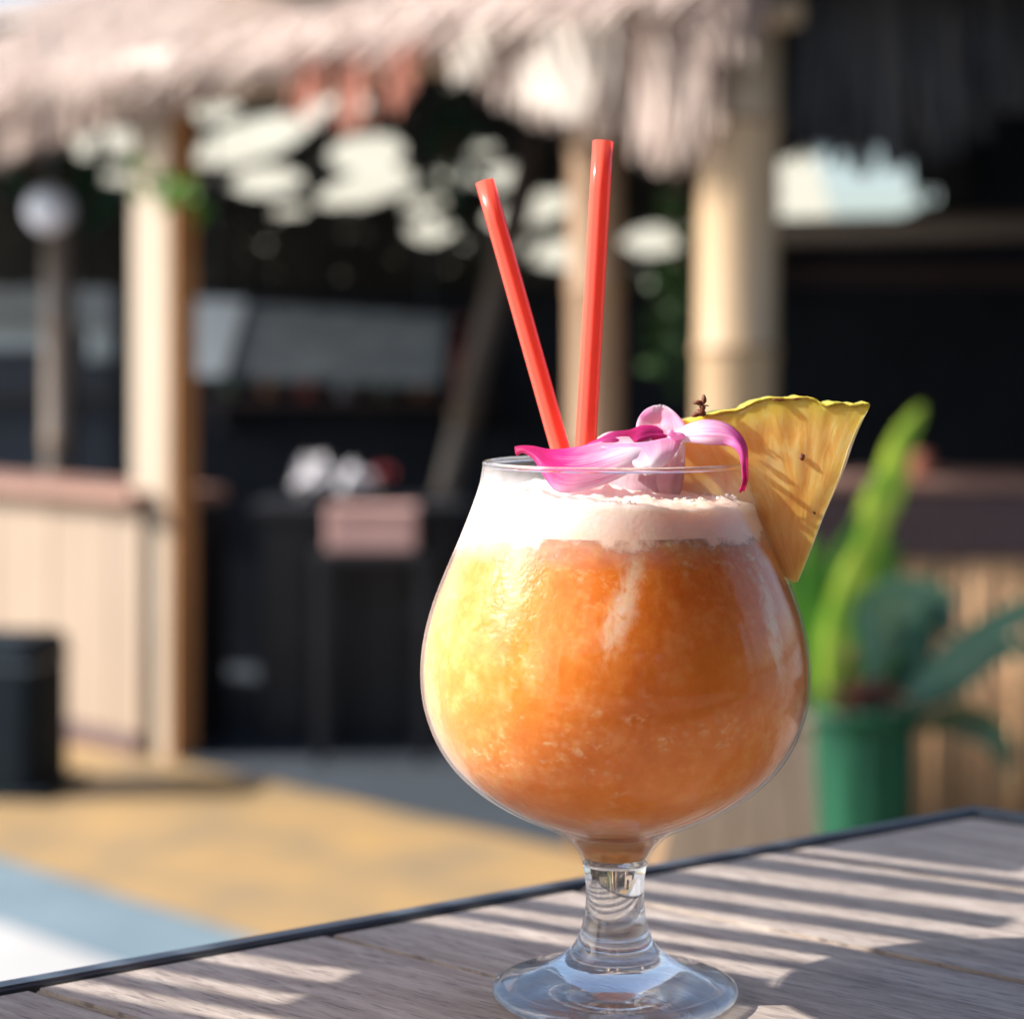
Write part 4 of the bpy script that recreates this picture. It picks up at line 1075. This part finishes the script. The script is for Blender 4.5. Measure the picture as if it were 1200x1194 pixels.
# ---------------------------------------------------------------- pineapple wedge
pa = thing('pineapple_wedge', 'juicy yellow pineapple wedge slotted on the right of the rim', 'pineapple', at(932, 682, .544))
AP = (932.0, 683.0)
arc = [(706, 545), (726, 520), (760, 504), (796, 493), (812, 488), (830, 485), (848, 482), (862, 481), (872, 475), (884, 470), (900, 466.5), (918, 467.5), (934, 465), (950, 468), (962, 474), (974, 472), (988, 473), (1000, 474), (1015, 474), (1004, 492)]
NAo, NRo = 76, 30
A2 = resample([tuple(map(float, p)) for p in arc], 4)
NAo = len(A2) - 1
TH = .0105
def wedge_pt(i, f, side):
    x = AP[0] + (A2[i][0] - AP[0]) * f; y = AP[1] + (A2[i][1] - AP[1]) * f
    if i >= NAo - 5:   # straight, slightly wavy cut edge
        x += 1.6 * math.sin(f * 13) * f
    dl = .544 + (x - 932) * -.00003
    p = at(x, y, dl)
    thk = TH * (.55 + .45 * f)
    off = thk / 2 * side
    nz = noise.noise(Vector((p.x * 260, side * 3.0, p.z * 160))) * .00022 + noise.noise(Vector((p.x * 90, side, p.z * 60))) * .0003
    ed = min(1, (1 - f) * 10, f * 12)
    return p + Vector((0, off + nz * ed, 0))
vs, fs, uvs = [], [], []
for side in (-1, 1):
    for i in range(NAo + 1):
        for j in range(NRo + 1):
            f = .012 + .988 * j / NRo; vs.append(wedge_pt(i, f, side)); uvs.append((i / NAo, f))
def ix(s_, i, j): return s_ * (NAo + 1) * (NRo + 1) + i * (NRo + 1) + j
for i in range(NAo):
    for j in range(NRo):
        fs.append((ix(0, i, j), ix(0, i + 1, j), ix(0, i + 1, j + 1), ix(0, i, j + 1)))
        fs.append((ix(1, i, j), ix(1, i, j + 1), ix(1, i + 1, j + 1), ix(1, i + 1, j)))
    fs.append((ix(0, i, NRo), ix(0, i + 1, NRo), ix(1, i + 1, NRo), ix(1, i, NRo)))
    fs.append((ix(0, i, 0), ix(1, i, 0), ix(1, i + 1, 0), ix(0, i + 1, 0)))
for j in range(NRo):
    fs.append((ix(0, 0, j), ix(0, 0, j + 1), ix(1, 0, j + 1), ix(1, 0, j)))
    fs.append((ix(0, NAo, j), ix(1, NAo, j), ix(1, NAo, j + 1), ix(0, NAo, j + 1)))
me = mesh(vs, fs, True); ul = me.uv_layers.new(name='UVMap')
for l_ in me.loops: ul.data[l_.index].uv = uvs[l_.vertex_index]
bm = bmesh.new(); bm.from_mesh(me); bmesh.ops.recalc_face_normals(bm, faces=bm.faces); bm.to_mesh(me); bm.free()
part('flesh', me, M['pine'], pa)
# thin rind along the arc
vs, fs = [], []
i0 = 18
for i in range(i0, NAo - 3):
    x, y = A2[i]; x2, y2 = A2[min(i + 1, NAo)]; 
    t_ = 0.5 + 2.6 * max(0, noise.noise(Vector((i * .21, 3.3, 0)))) + (2.5 if 44 < i < 60 else 0) * .4
    for (sg, up) in ((-1, -t_ * .9), (-1, 1.4), (1, 1.4), (1, -t_ * .9)):
        p = at(x, y - up, .544 + (x - 932) * -.00003); vs.append(p + Vector((0, sg * (TH / 2 + .00035) + noise.noise(Vector((i * .6, sg, up))) * .0003, noise.noise(Vector((i * .5, up, sg))) * .0004)))
nn = len(vs) // 4
for i in range(nn - 1):
    for k in range(4):
        k2 = (k + 1) % 4; fs.append((i * 4 + k, i * 4 + k2, (i + 1) * 4 + k2, (i + 1) * 4 + k))
fs += [(3, 2, 1, 0), tuple((nn - 1) * 4 + k for k in range(4))]
part('rind', mesh(vs, fs, True), M['rind'], pa)
def bits(name, spots, m, label=None):
    vs_, fs_ = [], []
    for (x, y, r, dd, sq) in spots: add_ball(vs_, fs_, at(x, y, dd), r, 10, 6, sq)
    me_ = mesh(vs_, fs_, True)
    for v in me_.vertices: v.co += noise.noise_vector(v.co * 900) * .0004
    part(name, me_, m, pa, label=label)
yf = .544 - TH / 2
bits('pit', [(940, 536, .0008, yf + .0002, (.8, .5, 1.2))], M['brown'])
bits('pit', [(955, 601, .0004, yf + .0006, (1, .5, 1))], M['brown'])
bits('dried_tip', [(1012, 475, .0010, 0.542, (1.6, 2.2, .8)), (1002, 492, .0007, 0.540, (.8, 2, 1.4)), (1003, 499, .0009, 0.540, (.8, 1.5, 1))], M['brown'])
bits('dried_tip', [(912, 468.5, .0006, yf, (3, .8, .6)), (935, 467, .0005, yf, (3, .8, .6))], M['brown'])
bits('dried_sprig', [(821, 484, .0012, 0.541, (1.3, 1, .8)), (823, 478, .0009, 0.540, (.8, .8, 1.2)), (818, 472, .0010, 0.540, (1.3, .8, .6)), (825, 468, .0009, 0.540, (.7, .7, 1.4)), (828, 475, .0005, 0.539, (1.5, .8, .5)), (815, 487, .0008, 0.539, (1.6, 1, .6))], M['brown'], label='curled brown dried sprig')
print('objects', len(S.objects), 'tris', sum(len(o.data.polygons) for o in S.objects if o.type == 'MESH'))
